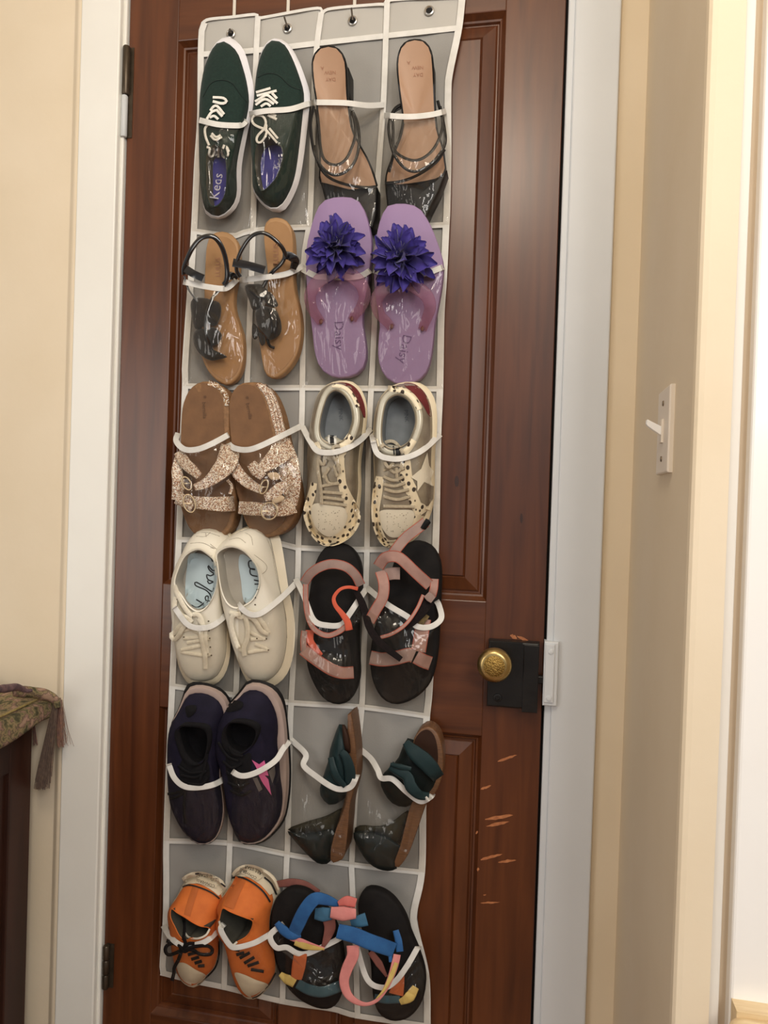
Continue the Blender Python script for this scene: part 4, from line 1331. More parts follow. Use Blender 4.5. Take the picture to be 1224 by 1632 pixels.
o13 = K(7, [(430, 90), (530, 120), (600, 210), (600, 400), (575, 600), (560, 800), (565, 1000), (568, 1180), (535, 1330), (465, 1425), (360, 1462), (250, 1450), (180, 1395), (122, 1250), (92, 1000), (84, 780), (86, 580), (125, 430), (185, 310), (240, 190), (325, 108)])
u13 = K(7, [(420, 100), (515, 130), (580, 215), (580, 400), (555, 600), (540, 800), (540, 1000), (538, 1170), (505, 1300), (445, 1390), (355, 1425), (262, 1418), (200, 1370), (140, 1240), (102, 1000), (90, 780), (90, 580), (128, 435), (188, 318), (242, 200), (325, 118)])
c13 = K(7, [(300, 283), (385, 325), (450, 395), (474, 520), (450, 660), (390, 775), (310, 830), (225, 785), (160, 690), (98, 590), (128, 460), (195, 335)])
W1 = whitesneaker((3, 0), 'white lace sneaker with script lettering, left of its pair, left edge pocket', o13, u13, c13,
             [K(7, q) for q in ([(165, 985), (290, 960)], [(170, 1050), (320, 1040)], [(150, 1150), (380, 1100)], [(150, 1165), (340, 1195), (400, 1190)], [(210, 960), (380, 1040)], [(200, 1090), (400, 1050)])],
             [K(7, q) for q in ([(95, 600), (130, 690), (190, 800), (245, 865)], [(105, 700), (100, 790), (170, 860), (240, 885)], [(240, 880), (160, 930), (100, 1000), (70, 1020), (85, 1058), (120, 1040), (180, 950), (250, 890)], [(250, 850), (300, 850), (335, 930), (320, 1010), (340, 1120), (355, 1200), (360, 1310)], [(300, 880), (350, 960), (355, 1050), (370, 1180)])],
             [K(7, q) for q in ([(410, 350), (418, 395), (460, 408)], [(455, 468), (420, 475), (380, 430), (392, 470), (430, 500)], [(432, 505), (400, 520), (370, 510), (380, 550), (425, 570)], [(425, 572), (390, 585), (375, 560)], [(430, 620), (420, 655), (360, 620), (285, 575), (268, 580), (280, 605), (360, 640), (400, 680), (412, 715)], [(398, 735), (365, 730), (358, 700), (378, 690), (385, 725), (370, 752), (350, 745)], [(240, 768), (290, 788), (355, 742)], [(280, 720), (330, 750)])],
             [K(7, q) for q in ([(270, 165), (370, 152), (480, 185)], [(280, 185), (360, 185), (400, 150)], [(360, 155), (365, 190)], [(230, 245), (330, 240), (430, 285)], [(400, 280), (440, 290)], [(400, 250), (460, 300)])],
             K(7, [(385, 905), (388, 985), (395, 1050), (400, 1125), (408, 1195), (215, 955), (175, 1040), (120, 720)]), .080,
             K(7, [(265, 325), (360, 345), (440, 420), (462, 520), (440, 660), (385, 760), (300, 800), (232, 760), (190, 700), (190, 560), (205, 430), (215, 350)]))
o14 = K(7, [(820, 75), (920, 100), (985, 180), (1014, 300), (1042, 480), (1068, 650), (1102, 800), (1120, 1000), (1102, 1200), (1052, 1350), (965, 1440), (850, 1480), (725, 1430), (655, 1300), (604, 1150), (572, 960), (545, 850), (515, 700), (468, 520), (445, 320), (500, 232), (600, 152), (705, 102)])
u14 = K(7, [(770, 100), (850, 120), (905, 185), (935, 300), (970, 480), (1000, 650), (1035, 800), (1055, 1000), (1040, 1180), (1000, 1310), (920, 1400), (835, 1435), (735, 1392), (672, 1285), (618, 1140), (582, 960), (552, 850), (522, 700), (472, 520), (448, 322), (502, 240), (598, 165), (690, 120)])
c14 = K(7, [(565, 262), (685, 297), (772, 390), (818, 480), (828, 590), (795, 690), (740, 755), (640, 800), (560, 770), (508, 680), (480, 560), (465, 430), (458, 320)])
W2 = whitesneaker((3, 1), 'white lace sneaker overlapping its twin, grey lining turned to view', o14, u14, c14,
             [K(7, q) for q in ([(620, 1130), (680, 1160)], [(720, 1170), (850, 1150), (895, 1150)], [(740, 1060), (870, 1050)], [(740, 1000), (860, 1060)], [(600, 1100), (650, 1140)], [(780, 1100), (880, 1140)], [(560, 830), (640, 850)])],
             [K(7, q) for q in ([(660, 840), (590, 860), (580, 950), (610, 1060), (640, 1130)], [(690, 850), (715, 950), (712, 1050), (685, 1130), (690, 1200)], [(690, 830), (780, 850), (850, 930), (895, 1005)], [(690, 850), (770, 890), (840, 990), (895, 1010)], [(640, 820), (680, 800), (700, 840), (660, 870), (630, 850)])],
             [K(7, q) for q in ([(760, 390), (725, 400), (735, 455), (790, 470), (740, 460), (745, 510), (800, 525)], [(770, 555), (815, 565)], [(775, 590), (820, 590)], [(790, 640), (808, 635)], [(780, 700), (784, 712)])],
             [K(7, q) for q in ([(770, 340), (850, 400), (880, 440), (870, 480), (830, 510)], [(560, 215), (640, 200), (700, 240)], [(650, 140), (740, 180), (760, 260)], [(730, 120), (850, 170), (920, 300), (950, 480), (990, 650), (1040, 850), (1050, 1050)])],
             K(7, [(780, 765), (797, 832), (795, 1052), (875, 1055), (893, 1150)]), .086,
             K(7, [(655, 340), (720, 360), (790, 440), (820, 520), (822, 610), (790, 690), (730, 760), (680, 720), (660, 560), (640, 430)]))

# ---- pair 8: black sport sandals with dusty pink straps, toes down
M_PINK = mat('dusty_pink_webbing', (172, 134, 122), (150, 116, 106), rough=0.75, scale=50, bump=0.2, bscale=900)
M_PINKG = mat('grey_pink_webbing', (162, 134, 124), (140, 118, 110), rough=0.75, scale=40, bump=0.2, bscale=900)
M_ORED = mat('orange_red_webbing', (208, 92, 62), (192, 80, 54), rough=0.7, scale=60)
M_EDGE = mat('red_webbing_edge', (184, 88, 66), (166, 84, 66), rough=0.75, scale=160)
M_VELC = mat('black_velcro', (30, 22, 22), (20, 16, 16), rough=0.95, scale=300, bump=0.3, bscale=900, spec=0.2)
M_FOAM = mat('black_foam', (27, 24, 23), (20, 18, 18), rough=0.8, scale=60, bump=0.15, bscale=300, spec=0.2)
M_DBROWN = mat('dark_outsole', (40, 34, 30), (30, 26, 24), rough=0.7, scale=50, spec=0.2)


def edged(S, name, pts, w, t, m, me_, flat=.35):
    o = S.strap(name, pts, w, t, m, flat=flat)
    k = max(6, len(pts) * 5)
    A = cat(pts, k)
    T = np.gradient(A[:, :2], axis=0)
    T /= np.linalg.norm(T, axis=1)[:, None] + 1e-9
    Nn = np.stack([-T[:, 1], T[:, 0]], 1)
    parts = []
    for s in (-1, 1):
        q = [(A[i, 0] + s * Nn[i, 0] * w, A[i, 1] + s * Nn[i, 1] * w, A[i, 2] + .0002) for i in range(k)]
        parts.append(sweepmesh(q, .7, t * 1.05, n=6, flat=.9, steps=k))
    S.add('strap_binding', join(*parts), M_EDGE, parent=o)
    return o


o15 = K(8, [(390, 258), (465, 292), (522, 370), (546, 480), (544, 700), (524, 900), (526, 1100), (530, 1270), (492, 1400), (425, 1464), (340, 1472), (262, 1432), (192, 1330), (142, 1200), (118, 1030), (130, 820), (152, 650), (180, 480), (212, 380), (265, 300), (325, 264)])
S = Shoe('sport_sandal', 530, 1122, .012, 'black sport sandal with dusty pink straps and orange red loop, fourth row', 'sandal', 'pink strapped sport sandals', (3, 2))
S.prism('outsole', o15, .010, .026, M_DBROWN, round_=.003)
S.prism('footbed', [(p[0] - 1, p[1] + .5) for p in o15], .026, .040, M_FOAM, round_=.006)
edged(S, 'ankle_strap', K(8, [(118, 560, .058), (165, 490, .070), (240, 440, .080), (330, 418, .084), (430, 440, .080), (500, 500, .072), (542, 580, .062)]), 7.0, .0016, M_PINKG, M_ORED)
edged(S, 'side_strap', K(8, [(128, 570, .060), (128, 680, .060), (142, 800, .060), (178, 890, .062), (230, 935, .066), (300, 955, .068), (380, 925, .070), (430, 885, .072)]), 3.6, .0016, M_PINK, M_ORED)
S.strap('velcro_strap', K(8, [(500, 610, .066), (545, 700, .068), (580, 800, .070), (605, 890, .072), (660, 980, .082), (740, 1055, .088), (845, 1135, .088)]), [4.5, 6, 6, 6, 6, 5.5, 4.5], .0016, M_VELC, flat=.4)
S.strap('strap_loop', K(8, [(520, 605, .070), (450, 592, .076), (385, 610, .080), (340, 670, .080), (352, 730, .080), (400, 790, .080), (440, 850, .080), (455, 915, .078)]), [3, 2.6, 2.6, 3, 3.6, 4.4, 5.5, 6], .0014, M_ORED, flat=.4)
edged(S, 'toe_strap', K(8, [(108, 1060, .052), (165, 1105, .062), (240, 1160, .070), (320, 1210, .074), (400, 1235, .072), (488, 1232, .062)]), 9, .0018, M_PINK, M_ORED)
S.strap('strap_lining', K(8, [(160, 915, .050), (160, 990, .054), (200, 1050, .060), (250, 1100, .062)]), [7, 6, 5, 2], .0014, M_ORED, flat=.4)
edged(S, 'side_strap', K(8, [(120, 920, .054), (112, 990, .054), (115, 1070, .054)]), 4.5, .0016, M_PINKG, M_ORED)

o16 = K(8, [(980, 240), (1062, 270), (1120, 345), (1146, 460), (1140, 700), (1132, 900), (1118, 1100), (1078, 1280), (995, 1392), (880, 1460), (780, 1472), (695, 1422), (635, 1310), (610, 1150), (630, 960), (690, 720), (755, 510), (800, 385), (855, 295), (915, 250)])
S = Shoe('sport_sandal', 625, 1122, .012, 'black sport sandal with long loose pink strap reaching up over leopard sneaker', 'sandal', 'pink strapped sport sandals', (3, 3))
S.prism('outsole', o16, .010, .028, M_DBROWN, round_=.003)
S.prism('footbed', [(p[0] - 1, p[1] + .5) for p in o16], .028, .044, M_FOAM, round_=.006)
edged(S, 'loose_strap', K(8, [(1030, 105, .078), (970, 150, .084), (880, 220, .088), (805, 310, .088), (770, 370, .086)]), [7.5, 8, 8, 8, 7] and 8, .0016, M_PINKG, M_ORED)
S.strap('strap_tip', K(8, [(1010, 110, .086), (1030, 122, .086), (1048, 135, .084)]), [8.5, 9, 7], .0019, M_BLKL, flat=.4)
edged(S, 'heel_strap', K(8, [(672, 440, .072), (720, 375, .084), (790, 360, .090), (850, 385, .090), (950, 480, .084), (1060, 580, .070)]), 8.5, .0018, M_PINK, M_ORED)
S.strap('strap_fold', K(8, [(720, 500, .070), (780, 490, .076), (835, 490, .074)]), [10, 10, 10], .002, M_PINKG, flat=.35)
edged(S, 'side_strap', K(8, [(690, 470, .070), (715, 570, .078), (705, 670, .078), (655, 760, .074), (605, 850, .068)]), 8.2, .0018, M_PINK, M_ORED)
edged(S, 'ankle_strap', K(8, [(1010, 650, .070), (960, 760, .076), (880, 870, .080), (780, 940, .082), (690, 970, .080)]), 2.2, .0016, M_PINK, M_ORED)
S.strap('velcro_strap', K(8, [(1065, 690, .066), (1000, 770, .072), (925, 850, .074), (870, 900, .074)]), [8, 9, 8, 5], .0016, M_VELC, flat=.35)
edged(S, 'strap_tab', K(8, [(1095, 530, .070), (1090, 600, .072), (1075, 660, .070)]), 6, .002, M_PINK, M_ORED)
S.strap('strap_tab', K(8, [(1035, 645, .076), (1060, 670, .077), (1085, 690, .076)]), [6, 7, 6], .002, M_PINKG, flat=.35)
edged(S, 'side_strap', K(8, [(1015, 830, .062), (1000, 920, .064), (975, 1075, .064)]), 11, .0018, M_PINK, M_ORED)
edged(S, 'toe_strap', K(8, [(612, 1120, .054), (700, 1135, .066), (800, 1125, .074), (900, 1100, .076), (940, 1110, .074)]), 10.5, .0018, M_PINKG, M_ORED)
edged(S, 'toe_strap', K(8, [(955, 1115, .072), (1010, 1145, .070), (1065, 1165, .060)]), 10.5, .0018, M_PINK, M_ORED)
S.strap('label_tab', K(8, [(1040, 800, .066), (985, 880, .068)]), 4.5, .001, mat('olive_label', (120, 100, 58), (70, 58, 34), rough=.8, scale=200), flat=.3)

# ---- pair 9: dark navy running sneakers, toes down
M_NAVY = mat('navy_fabric', (28, 24, 42), (21, 18, 33), rough=0.75, scale=60, bump=0.2, bscale=500, spec=0.2)
M_MID = mat('pinkish_midsole', (178, 158, 148), (166, 146, 138), rough=0.6, scale=20)
M_BLKF = mat('black_fabric', (20, 18, 20), (14, 13, 15), rough=0.85, scale=80, bump=0.2, bscale=300, spec=0.2)
M_HOT = mat('pink_decal', (202, 96, 142), rough=0.5)
M_GREYD = mat('grey_decal', (96, 90, 88), rough=0.5)


def runner_shoe(cell, label, outer, mid, body, opening, hop, laces, tabs, extras, vamp):
    S = Shoe('running_sneaker', outer[8][0], max(p[1] for p in outer), .012, label, 'sneaker', 'navy running sneakers', cell)
    n = 56
    ylo, yhi = min(p[1] for p in outer), max(p[1] for p in outer)
    tl = lambda h_: (lambda x, y: h_ + .040 * max(0.0, 1 - (y - ylo) / (.55 * (yhi - ylo))) ** 1.3)
    a0, a1 = ring(outer, tl(.012), n), ring(outer, tl(.024), n)
    m1 = ring(mid, tl(.042), n)
    U, C = ring(body, tl(.041), n), ring(opening, tl(hop - .022), n)
    e0 = mix(a1, m1, .62, .25)
    S.add('outsole', loft([shift(a0, 0, .97), a0, a1, mix(a1, m1, .3, .12), e0], True), M_BLK)
    S.add('midsole', loft([e0, mix(e0, m1, .6, .8), m1, mix(m1, U, .9, .2), mix(m1, U, 1.1, .6)]), M_MID)
    rings = [shift(U, 0, 1.0)] + [mix(U, C, t, t ** .45) for t in (.03, .08, .16, .26, .38, .52, .68, .84, 1)] + [shift(C, -.003, .98), shift(C, -.002, .93)]
    S.add('upper', loft(rings), M_NAVY)
    S.add('lining', loft([shift(C, -.002, .93), shift(C, .006, .9), shift(C, .03, .95), shift(C, .032, .4)], False, True), M_BLKF)
    C2 = C + [C[0]]
    rg = [[p + Vector((.0045 * math.cos(q), .004 * math.sin(q), .0045 * math.cos(q))) for q in np.linspace(0, 6.283, 8, endpoint=False)] for p in C2]
    S.add('collar', loft(rg), M_BLKF)
    S.patch('tongue', vamp, M_BLKF, off=.0010, dome=.002, solid=True)
    for q in tabs:
        S.patch('heel_tab', q, M_BLKF, off=.0015, dome=.003, solid=True)
    S.cords('lace', laces, 2.3, .0016, M_BLKF, off=.001)
    for nm, q, m in extras:
        S.patch(nm, q, m, off=.0014, smooth_poly=False, n=20)
    return S


o17 = K(9, [(310, 88), (430, 98), (540, 140), (605, 205), (640, 290), (610, 480), (560, 700), (545, 900), (566, 1060), (572, 1200), (545, 1340), (485, 1440), (380, 1472), (282, 1425), (192, 1310), (125, 1160), (102, 1000), (98, 800), (98, 600), (122, 440), (180, 320), (215, 220), (250, 120)])
m17 = K(9, [(330, 142), (430, 152), (530, 200), (582, 262), (596, 330), (580, 480), (548, 700), (538, 900), (560, 1060), (566, 1200), (540, 1336), (480, 1436), (380, 1468), (284, 1422), (195, 1308), (128, 1158), (104, 1000), (100, 800), (100, 600), (122, 450), (175, 345), (210, 262), (255, 170)])
b17 = K(9, [(330, 178), (425, 186), (515, 235), (560, 300), (572, 360), (560, 490), (540, 700), (532, 900), (555, 1060), (560, 1200), (534, 1332), (476, 1430), (380, 1462), (287, 1417), (198, 1305), (131, 1156), (107, 1000), (102, 800), (103, 600), (125, 455), (178, 360), (215, 290), (262, 205)])
c17 = K(9, [(300, 452), (410, 470), (448, 540), (436, 660), (395, 765), (310, 790), (235, 720), (190, 600), (172, 500), (215, 455)])
N1 = runner_shoe((4, 0), 'dark navy running sneaker, left of its pair at the left edge', o17, m17, b17, c17, .092,
            [K(9, q) for q in ([(180, 800), (280, 860), (400, 850)], [(200, 880), (330, 900), (420, 840)], [(430, 700), (400, 820), (360, 930)], [(260, 950), (380, 960), (430, 900)], [(90, 1040), (160, 1030), (235, 1000)], [(110, 1080), (180, 1060), (240, 1010)], [(240, 1010), (230, 1150), (238, 1290)])],
            [K(9, [(245, 300), (330, 290), (325, 350), (262, 390)])],
            [], K(9, [(215, 750), (310, 800), (420, 760), (450, 860), (430, 980), (330, 1020), (230, 980), (190, 860)]))
o18 = K(9, [(810, 68), (905, 80), (1005, 122), (1064, 195), (1095, 290), (1114, 450), (1132, 650), (1140, 850), (1130, 1050), (1090, 1250), (1000, 1375), (900, 1452), (790, 1472), (705, 1450), (650, 1350), (604, 1200), (582, 1020), (555, 850), (500, 680), (520, 460), (580, 310), (645, 230), (705, 160), (750, 95)])
m18 = K(9, [(800, 120), (880, 130), (965, 180), (1025, 260), (1058, 360), (1078, 480), (1086, 650), (1096, 850), (1088, 1050), (1060, 1230), (985, 1355), (890, 1440), (790, 1464), (708, 1444), (654, 1346), (608, 1198), (586, 1020), (558, 850), (503, 680), (522, 465), (582, 325), (645, 255), (700, 200), (740, 145)])
b18 = K(9, [(790, 155), (870, 160), (940, 205), (990, 285), (1022, 380), (1032, 490), (1024, 600), (1040, 750), (1050, 900), (1068, 1050), (1048, 1220), (975, 1345), (886, 1430), (790, 1456), (711, 1438), (658, 1342), (612, 1196), (590, 1020), (562, 850), (507, 680), (526, 470), (586, 335), (650, 268), (710, 215), (745, 175)])
c18 = K(9, [(660, 420), (780, 432), (856, 480), (848, 560), (795, 650), (700, 700), (610, 660), (570, 570), (590, 460)])
N2 = runner_shoe((4, 1), 'dark navy running sneaker with pink jagged star decal, right of its pair', o18, m18, b18, c18, .098,
            [K(9, q) for q in ([(520, 600), (600, 720), (690, 760)], [(560, 760), (640, 820), (720, 780)], [(590, 850), (680, 900), (740, 850)], [(600, 940), (700, 980), (780, 940)], [(620, 1010), (720, 1050), (800, 1010)], [(610, 640), (650, 700), (730, 720)])],
            [K(9, [(590, 270), (660, 245), (730, 265), (710, 320), (620, 345), (580, 330)])],
            [('star_decal', K(9, [(805, 750), (868, 788), (912, 755), (948, 885), (905, 872), (945, 915), (972, 1052), (900, 950), (862, 880), (845, 820)]), M_HOT), ('decal', K(9, [(812, 905), (850, 900), (895, 1000), (865, 1022)]), M_GREYD), ('decal', K(9, [(945, 850), (1000, 800), (1005, 870), (980, 950)]), M_GREYD)], K(9, [(600, 690), (700, 725), (790, 690), (800, 800), (770, 940), (690, 1030), (620, 960), (585, 820)]))

# ---- pair 10: teal slide mules with wooden soles
M_TEAL = mat('teal_leather', (34, 52, 54), (26, 42, 44), rough=0.5, scale=26, bump=0.15, bscale=140, spec=0.2)
M_DTEAL = mat('dark_teal_leather', (20, 28, 27), (15, 22, 21), rough=0.55, scale=26, bump=0.15, bscale=140, spec=0.2)
M_WOODS = mat('stacked_wood', (116, 80, 50), (88, 58, 36), rough=0.5, scale=30, stretch=(3, 3, 30), bump=0.1)
M_DINS = mat('dark_brown_insole', (52, 32, 22), (42, 26, 18), rough=0.6, scale=20, spec=0.2)
M_OLV = mat('olive_suede', (54, 51, 37), (42, 40, 29), rough=0.85, scale=30, spec=0.2)

S = Shoe('slide_mule', 520, 1375, .012, 'teal leather mule seen edge on with thin wooden sole, fifth row', 'mule', 'teal slide mules', (4, 2))
S.prism('wooden_sole', K(10, [(472, 132), (488, 124), (500, 136), (520, 270), (534, 420), (536, 560), (524, 650), (486, 800), (474, 950), (448, 1150), (402, 1196), (350, 1200), (352, 1100), (382, 980), (432, 860), (484, 700), (500, 560), (500, 420), (490, 270)]), .014, .060, M_WOODS, round_=.003)
S.pad('vamp', K(10, [(410, 200), (440, 194), (474, 245), (492, 330), (500, 480), (502, 600), (480, 700), (400, 770), (330, 780), (270, 700), (288, 600), (330, 470), (345, 380), (378, 280)]), .030, .066, M_TEAL, depth=.012)
S.pad('toe_opening', K(10, [(432, 205), (455, 215), (484, 290), (492, 405), (455, 390), (436, 300)]), .060, .068, M_DINS)
S.strap('cross_strap', K(10, [(425, 400, .072), (460, 440, .074), (488, 540, .072), (486, 640, .062)]), [6, 8, 9, 8], .004, M_TEAL, flat=.5)
S.strap('cross_strap', K(10, [(350, 440, .066), (368, 520, .072), (400, 590, .072), (455, 650, .066)]), [5, 6, 6, 4], .004, M_TEAL, flat=.6)
S.pad('heel_lining', K(10, [(38, 962), (170, 905), (320, 860), (440, 800), (440, 850), (382, 985), (320, 1000), (180, 1000)]), .030, .050, M_OLV, depth=.01)
S.pad('heel_cup', K(10, [(36, 972), (180, 992), (330, 950), (378, 985), (350, 1100), (346, 1195), (280, 1212), (222, 1182), (132, 1092), (70, 1020)]), .044, .054, M_DTEAL, depth=.03)

S = Shoe('slide_mule', 620, 1385, .012, 'teal leather mule tipped to show its dark insole, fifth row right edge', 'mule', 'teal slide mules', (4, 3))
S.prism('wooden_sole', K(10, [(1055, 218), (1118, 262), (1152, 360), (1162, 480), (1150, 590), (1110, 690), (1050, 760), (1010, 860), (960, 1010), (905, 1150), (832, 1245), (808, 1205), (850, 1085), (882, 950), (915, 820), (960, 700), (985, 560), (960, 420), (945, 320), (995, 240)]), .014, .052, M_WOODS, round_=.003)
S.patch('insole', K(10, [(1050, 240), (1096, 282), (1120, 370), (1122, 480), (1085, 520), (1020, 470), (962, 390), (955, 320), (1000, 256)]), M_DINS, off=.002, solid=True)
S.pad('vamp', K(10, [(905, 300), (942, 305), (985, 360), (1060, 435), (1145, 475), (1142, 570), (1105, 670), (1060, 720), (980, 760), (880, 800), (780, 760), (710, 640), (720, 570), (790, 500), (840, 440), (870, 360)]), .040, .070, M_DTEAL, depth=.014)
S.strap('cross_strap', K(10, [(890, 330, .070), (950, 400, .080), (1040, 480, .084), (1100, 550, .080), (1130, 590, .066)]), [6, 12, 14, 13, 10], .005, M_TEAL, flat=.5)
S.strap('cross_strap', K(10, [(780, 500, .070), (850, 545, .080), (905, 580, .084), (930, 650, .086), (990, 710, .084), (1060, 720, .074)]), [8, 8, 9, 10, 8, 6], .005, M_TEAL, flat=.6)
S.strap('knot_fold', K(10, [(780, 490, .076), (860, 510, .084), (930, 525, .084)]), [3, 5, 4], .004, M_TEAL, flat=.8)
S.pad('heel_lining', K(10, [(520, 980), (560, 930), (700, 935), (800, 900), (890, 830), (925, 830), (880, 960), (830, 1060), (700, 1000)]), .030, .050, M_OLV, depth=.01)
S.pad('heel_cup', K(10, [(514, 985), (690, 985), (830, 1058), (852, 1100), (815, 1200), (832, 1240), (760, 1262), (662, 1232), (582, 1150)]), .046, .056, M_DTEAL, depth=.03)

# ---- pair 11: orange canvas high sneakers, heels up
M_ORNG = mat('orange_canvas', (214, 114, 46), (202, 104, 40), rough=0.75, scale=60, bump=0.15, bscale=800)
M_ORND = mat('orange_heel_strip', (186, 98, 42), (176, 92, 38), rough=0.8, scale=60)
M_FOX = mat('ivory_rubber', (222, 210, 186), (204, 190, 164), rough=0.5, scale=24)
M_STRIPE = mat('black_stripe', (26, 22, 22), rough=0.6)
M_CLIN = mat('grey_canvas_lining', (72, 69, 59), (56, 53, 45), rough=0.9, scale=40)
M_BLACE = mat('black_lace', (26, 20, 20), (18, 15, 15), rough=0.8, scale=200, spec=0.2)


def highshoe(cell, label, outer, body, opening, fox, stripes, seam, label_poly, txt, toecap, lace, bow, hop, rimpts):
    S = Shoe('canvas_sneaker', outer[9][0], max(p[1] for p in outer), .012, label, 'sneaker', 'orange canvas sneakers', cell)
    n = 60
    a0 = ring(outer, .012, n)
    U0_, C = ring(body, .034, n), ring(opening, hop, n)
    S.add('sole', loft([shift(a0, 0, .97), a0, mix(a0, U0_, .5, .7), U0_, shift(U0_, 0, .95)], True), M_FOX)
    rings = [mix(U0_, C, t, t ** .5) for t in (0, .03, .08, .16, .26, .38, .52, .68, .84, 1)] + [shift(C, -.002, .985), shift(C, -.001, .95)]
    S.add('upper', loft(rings), M_ORNG)
    S.add('lining', loft([shift(C, -.001, .95), shift(C, .006, .92), shift(C, .035, .97), shift(C, .058, .7)], False, True), M_CLIN)
    S.drape('heel_foxing', fox[0], fox[1], .0022, M_FOX, off=.0012, na=7)
    for q, w in stripes:
        S.drape('stripe', q, w, .0006, M_STRIPE, off=.0022, na=3, solid=False)
    S.drape('heel_strip', seam[0], seam[1], .0008, M_ORND, off=.0008)
    S.patch('licence_plate', label_poly, M_FOX, off=.003, smooth_poly=False, n=20, solid=True)
    for t_, o_, e_, sz in txt:
        S.text('heel_lettering', t_, o_, e_, sz, M_STRIPE, off=.0006)
    S.patch('toe_cap', toecap, M_FOX, off=.0022, dome=.002, solid=True)
    S.add('rim_binding', sweepmesh([(x, y, S.hit(x, y, .07) + .0008) for x, y in rimpts], 1.8, .0016, n=6), M_OFFW)
    S.cords('lace', lace, 2.6, .0016, M_BLACE, off=.001)
    if bow:
        S.cords('lace_bow', bow, 3.0, .002, M_BLACE, off=.004)
    return S


o21 = K(11, [(455, 163), (560, 195), (640, 240), (668, 310), (645, 430), (625, 600), (612, 800), (606, 900), (575, 1020), (505, 1100), (420, 1176), (360, 1182), (290, 1140), (242, 1060), (215, 950), (200, 850), (196, 700), (176, 560), (184, 460), (240, 370), (280, 285), (328, 210), (388, 176)])
b21 = K(11, [(430, 240), (520, 270), (590, 320), (630, 380), (630, 480), (612, 640), (602, 800), (594, 900), (562, 1008), (492, 1085), (412, 1156), (358, 1160), (295, 1120), (250, 1045), (224, 945), (206, 850), (200, 700), (179, 560), (188, 465), (244, 380), (284, 310), (325, 265), (375, 245)])
c21 = K(11, [(300, 560), (380, 612), (450, 645), (525, 660), (505, 715), (440, 752), (360, 750), (318, 770), (262, 735), (212, 640), (176, 560), (182, 485), (235, 522)])
highshoe((5, 0), 'orange canvas sneaker with black lace bow at the bottom left corner', o21, b21, c21,
         (K(11, [(292, 250), (345, 225), (420, 215), (500, 235), (580, 280), (640, 345)]), [6, 9, 10, 11, 11, 9]),
         [(K(11, [(282, 298), (340, 280), (440, 305), (540, 348), (612, 402)]), 1.2), (K(11, [(622, 266), (664, 296)]), 1.3), (K(11, [(395, 183), (430, 180)]), 1.2), (K(11, [(604, 780), (606, 900), (575, 1010), (500, 1095), (415, 1165)]), 1.3)],
         (K(11, [(400, 300), (360, 420), (322, 550)]), 5.5),
         K(11, [(420, 186), (600, 212), (612, 262), (578, 306), (400, 258), (405, 215)]),
         [('CONVERSE', K(11, [(574, 282)])[0], (-1, -.35), 6.4), ('ALL', K(11, [(604, 216)])[0], (-1, -.34), 8.8), ('STAR', K(11, [(512, 188)])[0], (-1, -.14), 7)],
         K(11, [(232, 985), (300, 972), (400, 1032), (490, 1082), (450, 1140), (385, 1172), (305, 1142), (252, 1075)]),
         [K(11, q) for q in ([(330, 900), (400, 880)], [(360, 940), (430, 920)], [(390, 975), (455, 955)], [(420, 1000), (478, 996)], [(295, 560), (300, 680), (290, 770)])],
         [K(11, q) for q in ([(290, 740), (310, 800), (290, 850)], [(290, 850), (220, 800), (150, 815), (130, 860), (160, 900), (230, 880), (290, 850)], [(300, 850), (400, 825), (500, 820), (548, 850), (530, 895), (440, 895), (380, 860), (300, 850)], [(280, 850), (250, 940), (212, 1010), (208, 1060), (190, 1130)], [(230, 810), (190, 790), (140, 776)], [(300, 830), (340, 800), (390, 800)], [(260, 830), (300, 870), (340, 850)])],
         .078, K(11, [(300, 700), (340, 745), (420, 755), (490, 725), (525, 670)]))
o22 = K(11, [(880, 108), (980, 128), (1085, 190), (1142, 290), (1146, 380), (1090, 480), (1066, 650), (1092, 800), (1118, 950), (1112, 1080), (1052, 1182), (962, 1272), (890, 1294), (820, 1252), (768, 1160), (738, 1030), (715, 900), (690, 800), (620, 700), (602, 600), (628, 500), (602, 430), (668, 330), (728, 222), (800, 148)])
b22 = K(11, [(850, 190), (940, 215), (1020, 270), (1072, 350), (1090, 420), (1068, 500), (1052, 650), (1080, 800), (1104, 950), (1098, 1070), (1040, 1165), (955, 1250), (888, 1270), (826, 1235), (776, 1152), (746, 1028), (722, 900), (694, 800), (624, 700), (605, 600), (632, 505), (608, 440), (672, 345), (728, 262), (790, 205)])
c22 = K(11, [(700, 510), (770, 540), (850, 570), (912, 600), (892, 685), (845, 742), (768, 785), (730, 815), (688, 785), (632, 700), (606, 620), (618, 535), (640, 480)])
